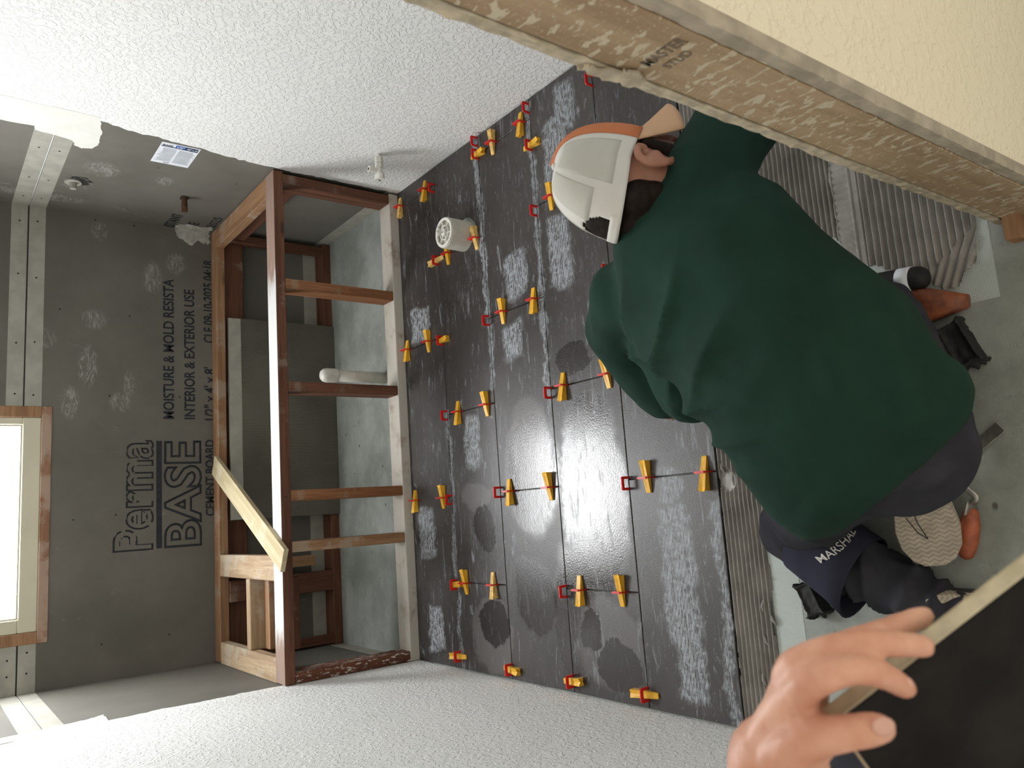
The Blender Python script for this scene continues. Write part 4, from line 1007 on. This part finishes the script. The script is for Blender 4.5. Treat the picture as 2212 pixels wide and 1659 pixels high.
# knee pads
kd = (AL - KL).normalized(); ku = V((0, 0, 1)) - kd * kd.z; ku.normalize(); ks = kd.cross(ku)
KC = KL.lerp(AL, .36) + V((0, 0, .008))
bm = bmesh.new(); ns = 28
rin, rows = [], []
for q, ra in ((-.075, .088), (-.03, .086), (.02, .084), (.066, .088)):
    rows.append(ring(KC + kd * q + ks * (q * .25), ku, ks, ra, ra * 1.02, ns))
for q, ra in ((.066, .084), (-.075, .084)):
    rows.append(ring(KC + kd * q + ks * (q * .25), ku, ks, ra, ra * 1.02, ns))
vr = [[bm.verts.new(p) for p in r] for r in rows]
for k in range(len(vr)):
    A, B = vr[k], vr[(k + 1) % len(vr)]
    for i in range(ns): bm.faces.new((A[i], A[(i + 1) % ns], B[(i + 1) % ns], B[i]))
bmesh.ops.recalc_face_normals(bm, faces=bm.faces)
kp = obj('knee_pad', bm, 'navy_cloth', W, True)
def drop(me_tris_obj, name, body, p_from, right, up, w_, h_, mat, parent):
    """print lettering on a curved surface by dropping it along the line of sight of its plane normal"""
    dg = bpy.context.evaluated_depsgraph_get(); b_ = bmesh.new(); b_.from_mesh(me_tris_obj.data); tree = BVHTree.FromBMesh(b_); b_.free()
    me = text_mesh(body, .004); bmt = bmesh.new(); bmt.from_mesh(me); bmesh.ops.triangulate(bmt, faces=bmt.faces); bmesh.ops.subdivide_edges(bmt, edges=bmt.edges, cuts=1); bmt.to_mesh(me); bmt.free()
    xs = [v.co.x for v in me.vertices]; ys = [v.co.y for v in me.vertices]; x0, x1, y0, y1 = min(xs), max(xs), min(ys), max(ys); nrm = right.cross(up).normalized()
    for v in me.vertices:
        p = p_from + right * ((v.co.x - x0) / (x1 - x0) * w_) + up * ((v.co.y - y0) / (y1 - y0) * h_) + nrm * .1
        hit, hn, _, _ = tree.ray_cast(p, -nrm)
        v.co = (hit + nrm * .0025) if hit else p - nrm * .1
    o = bpy.data.objects.new(name, me); me.materials.clear(); return finish(o, mat, parent)
vdir = (C0 - KC).normalized()
tr_ = ks if (RC.inverted() @ ks).y > 0 else -ks
tr_ = (tr_ - vdir * tr_.dot(vdir)).normalized(); tu_ = vdir.cross(tr_).normalized()
if (RC.inverted() @ tu_).x > 0: tu_ = -tu_
tr_ = RC @ V((.76, .65, 0)); tu_ = RC @ V((-.65, .76, 0)); dK = (RC.inverted() @ (KC - C0)).z * -1
drop(kp, 'lettering', 'MARSHAL', at_d(1782, 1222, dK - .085), tr_, tu_, .096, .0135, 'shoe_white', W)
for e0, e1, wd_ in ((at_z(1752, 1258, ZS), at_z(1782, 1322, ZS), .019), (at_z(2062, 706, ZS), at_z(2112, 786, ZS), .021)):
    bm = bmesh.new(); dd = (e1 - e0); L_ = dd.length / 2; dd.normalize(); ss = V((-dd.y, dd.x, 0)); m4 = Matrix((dd, ss, V((0, 0, 1)))).transposed().to_4x4(); m4.translation = (e0 + e1) / 2
    add_box(bm, (-L_, -wd_, .001), (L_, wd_, .034), .008, m4); add_tube(bm, [e1 + V((0, 0, .012)), e1 + dd * .010 + V((0, 0, .008))], [.009, .004], 8); add_tube(bm, [e1 + ss * .012 + V((0, 0, .012)), e1 + ss * .014 + dd * .008 + V((0, 0, .006))], [.006, .003], 8)
    km = remesh(bm, .0030, 2); displace(km, lambda co, n: .0022 * noise.noise(co * 70) + .0012 * noise.noise(co * 220)); meshobj('knee_pad_cushion', km, 'black_rubber', W)

# ------------------------------------------------------------------ hand tools on the subfloor
tl = tag(empty('margin_trowel', at_z(2090, 1150, ZS)), 'mortar-caked margin trowel with rust-orange handle on the subfloor', 'trowel')
h0, h1 = at_z(2088, 1192, .012), at_z(2097, 1112, .020)
bm = bmesh.new(); add_tube(bm, [h0, h0.lerp(h1, .3), h0.lerp(h1, .75), h1], [.015, .0185, .018, .0145], 16); obj('handle', bm, simple('rust_handle', (.33, .085, .035), .55, .25, 35, .2), tl, True)
f0 = h1 + (h1 - h0).normalized() * .004; bm = bmesh.new(); add_loft(bm, [ring(p, V((1, 0, 0)).cross((h1 - h0).normalized()).normalized(), V((0, 0, 1)), r_, r_, 12) for p, r_ in ((h1, .0155), (f0 + (h1 - h0).normalized() * .022, .0125))]); obj('ferrule', bm, 'steel', tl, True)
s1 = f0 + (h1 - h0).normalized() * .02
bm = bmesh.new(); add_tube(bm, catmull([s1, at_z(2108, 1072, .030), at_z(2066, 1036, .034), at_z(2072, 1012, .030), at_z(2108, 968, .006)], 5), [.0062] * 21, 10, True); obj('shank', bm, 'steel', tl, True)
b0, b1 = at_z(2096, 978, ZS + .003), at_z(2158, 925, ZS + .003)
dd = (b1 - b0).normalized(); ss = V((-dd.y, dd.x, 0)).normalized(); dd.z = 0
bm = bmesh.new(); m4 = Matrix((dd, ss, V((0, 0, 1)))).transposed().to_4x4(); m4.translation = (b0 + b1) / 2; add_box(bm, (-.050, -.011, 0), (.040, .011, .0022), .0006, m4); obj('blade', bm, 'steel', tl)
tt = tag(empty('hand_tool', at_z(1960, 640, ZS)), 'black hand tool with white band and tapered red-brown handle beside green shirt', 'tool')
g0, g1 = at_z(1862, 622, .012), at_z(1982, 602, .016)
bm = bmesh.new(); add_tube(bm, [g0, g0.lerp(g1, .5), g1], [.024, .026, .025], 20); obj('grip', bm, 'black_rubber', tt, True)
c0_, c1_ = g0.lerp(g1, .70), g0.lerp(g1, .93); bm = bmesh.new(); D_, U_, W_ = frame_from(g1 - g0); add_loft(bm, [ring(c0_, U_, W_, .0265, .0265, 22), ring(c1_, U_, W_, .0265, .0265, 22)]); obj('white_band', bm, 'paper', tt, True)
q0, q1, q2 = at_z(1950, 662, .010), at_z(2010, 660, .016), at_z(2092, 650, .004)
bm = bmesh.new(); D_, U_, W_ = frame_from(q2 - q0); add_loft(bm, [ring(q0, U_, W_, .020, .034, 16, 3), ring(q1, U_, W_, .022, .034, 16, 3), ring(q1.lerp(q2, .6), U_, W_, .017, .022, 16, 3), ring(q2, U_, W_, .010, .013, 16, 3)]); obj('handle', bm, simple('red_brown_wood', (.21, .058, .022), .5, .35, 40, .3), tt, True)

# ------------------------------------------------------------------ arm in the foreground holding a tile
A = tag(empty('person', (-.55, .45, ZS)), 'blurred foreground person whose bare hand grips a dark tile', 'person')
bm = bmesh.new(); D = at_d
px = lambda r, d: r * d / FPX
def fing(pts, rad): finger(bm, [D(x, y, d) for x, y, d in pts], [px(r, pts[min(i, len(pts) - 1)][2]) for i, r in enumerate(rad)], 14)
fing([(1705, 1540, .475), (1742, 1482, .452), (1845, 1446, .440), (1920, 1466, .446), (1958, 1488, .452)], [40, 38, 34, 29, 24])          # index
fing([(1700, 1500, .485), (1722, 1432, .468), (1850, 1390, .455), (1950, 1392, .458), (1996, 1396, .464)], [38, 36, 31, 29, 25])          # middle
fing([(1720, 1500, .497), (1750, 1425, .488), (1880, 1375, .492), (1955, 1348, .498), (1996, 1331, .500)], [34, 34, 30, 27, 24])          # ring, behind the tile
fing([(1735, 1520, .51), (1775, 1440, .51), (1890, 1400, .52), (1955, 1378, .525)], [30, 30, 24, 18])                                     # little, hidden
fing([(1690, 1640, .470), (1745, 1598, .452), (1835, 1582, .438), (1890, 1574, .436), (1905, 1573, .437)], [58, 46, 38, 37, 31])          # thumb
for pts, rad in (([(1640, 1690, .49), (1690, 1560, .478), (1735, 1490, .46)], [70, 58, 42]), ([(1660, 1690, .50), (1700, 1540, .49), (1722, 1450, .475)], [70, 56, 40]), ([(1690, 1690, .51), (1735, 1550, .505), (1755, 1450, .49)], [66, 50, 36]), ([(1640, 1700, .49), (1700, 1640, .475), (1760, 1600, .46)], [66, 62, 48])):
    fing(pts, rad)
wr_ = D(1690, 1740, .50); el_ = V((-.46, .27, 1.10)); shd = V((-.66, .30, 1.34))
add_tube(bm, [D(1680, 1650, .49), wr_, wr_.lerp(el_, .45), el_], [.031, .029, .037, .043], 18)
add_tube(bm, [el_, el_.lerp(shd, .5), shd], [.043, .047, .055], 18)
hm = remesh(bm, .0026, 7)
displace(hm, lambda co, n: .0006 * noise.noise(co * 60) + .0003 * noise.noise(co * 220))
meshobj('arm', hm, 'skin', A)
def nail(x, y, d, rx, ry, ang):
    c = D(x, y, d); bm = bmesh.new(); bmesh.ops.create_uvsphere(bm, u_segments=14, v_segments=8, radius=1)
    ca, sa = math.cos(ang), math.sin(ang); ex = RC @ V((ca, sa, 0)); ey = RC @ V((-sa, ca, 0)); ez = RC @ V((0, 0, 1))
    for v in bm.verts: q = v.co.copy(); v.co = c + ex * q.x * rx + ey * q.y * ry + ez * q.z * .0016
    obj('fingernail', bm, 'nail', A, True)
nail(1909, 1570, .4265, .0065, .0055, -.1); nail(1955, 1476, .4455, .0050, .0040, -.45)
bm = bmesh.new(); add_tube(bm, [el_.lerp(shd, .35), el_.lerp(shd, .7), shd], [.062, .066, .078], 18)
HB = V((-.72, .16, 0))
add_loft(bm, [ring(HB + V((0, 0, z)), V((.55, .83, 0)), V((.83, -.55, 0)), a, b, 24, 2.4) for z, a, b in ((.90, .165, .115), (1.05, .155, .108), (1.25, .19, .12), (1.36, .20, .115), (1.43, .12, .08))])
meshobj('sweatshirt', remesh(bm, .009, 8), 'navy_cloth', A)
bm = bmesh.new()
add_tube(bm, [HB + V((.04, .10, .92)), V((-.52, .44, .62)), at_z(1905, 1690, .46), at_z(1905, 1690, .46) + V((-.03, -.02, -.40))], [.115, .090, .080, .062], 18)
add_tube(bm, [HB + V((-.03, -.09, .92)), V((-.76, .08, .5)), V((-.76, .04, .06))], [.115, .082, .062], 18)
add_tube(bm, [HB + V((0, 0, .86)), HB + V((0, 0, .98))], [.15, .15], 20)
meshobj('trousers', remesh(bm, .009, 8), 'denim', A)
for f_ in (at_z(1905, 1690, .46) * 1 + V((-.03, -.02, -.46)), V((-.76, .04, 0))):
    bm = bmesh.new(); add_tube(bm, [f_ + V((-.05, -.02, .035)), f_ + V((.04, .02, .04)), f_ + V((.14, .06, .022))], [.045, .045, .032], 16, True, V((0, 0, 1)))
    for v in bm.verts: v.co.z = max(v.co.z, ZS)
    obj('shoe', bm, 'shoe_black', A, True)
bm = bmesh.new(); hc2 = HB + V((.03, .02, 1.60)); add_loft(bm, [ring(hc2 + V((0, 0, z)), V((.83, .55, 0)), V((.55, -.83, 0)), a, b, 18) for z, a, b in ((-.20, .055, .055), (-.12, .058, .056), (-.09, .075, .062), (-.03, .092, .072), (.03, .097, .077), (.08, .082, .068), (.115, .04, .035))])
add_tube(bm, [hc2 + V((.075, .05, .01)), hc2 + V((.095, .063, -.025))], [.009, .014], 10)
meshobj('head', remesh(bm, .006, 5), 'skin', A)
bm = bmesh.new(); add_loft(bm, [ring(hc2 + V((-.012, -.008, z)), V((.83, .55, 0)), V((.55, -.83, 0)), a, b, 18) for z, a, b in ((-.02, .088, .078), (.04, .098, .082), (.09, .086, .072), (.125, .04, .036))]); obj('hair', bm, 'hair', A, True)
# tile held in the hand
ex = RC @ V((.79, .61, 0)); er = RC @ V((.61, -.79, 0)); et = RC @ V((0, 0, 1))       # along the edge, across it, towards the lens
nf = (er * .36 + et * .93).normalized(); dn = (er * .93 - et * .36).normalized()
ex2 = (ex - et * .10).normalized(); ex2 = (ex2 - nf * ex2.dot(nf)); ex2 = (ex2 - dn * ex2.dot(dn)).normalized()
cor = D(1806, 1560, .468)
m4 = Matrix((ex2, dn, nf)).transposed().to_4x4(); m4.translation = cor
ht = empty('held_tile', cor + ex2 * .3 + dn * .15); tag(ht, 'dark tile with pale unglazed edge held up by the foreground hand', 'tile')
def tile_piece(name, mn, mx_, mat, bev):
    bm = bmesh.new(); add_box(bm, mn, mx_, bev, m4); return obj(name, bm, mat, ht)
tile_piece('body', (0, 0, -.0118), (.610, .305, -.0012), simple('tile_body', (.50, .45, .32), .8, .12, 70, .2), .0008)
tile_piece('glaze', (.0004, .0006, -.0012), (.6096, .3044, 0), simple('tile_glaze', (.010, .0085, .008), .5, .6, 16, .08, 0, .12), .0004)
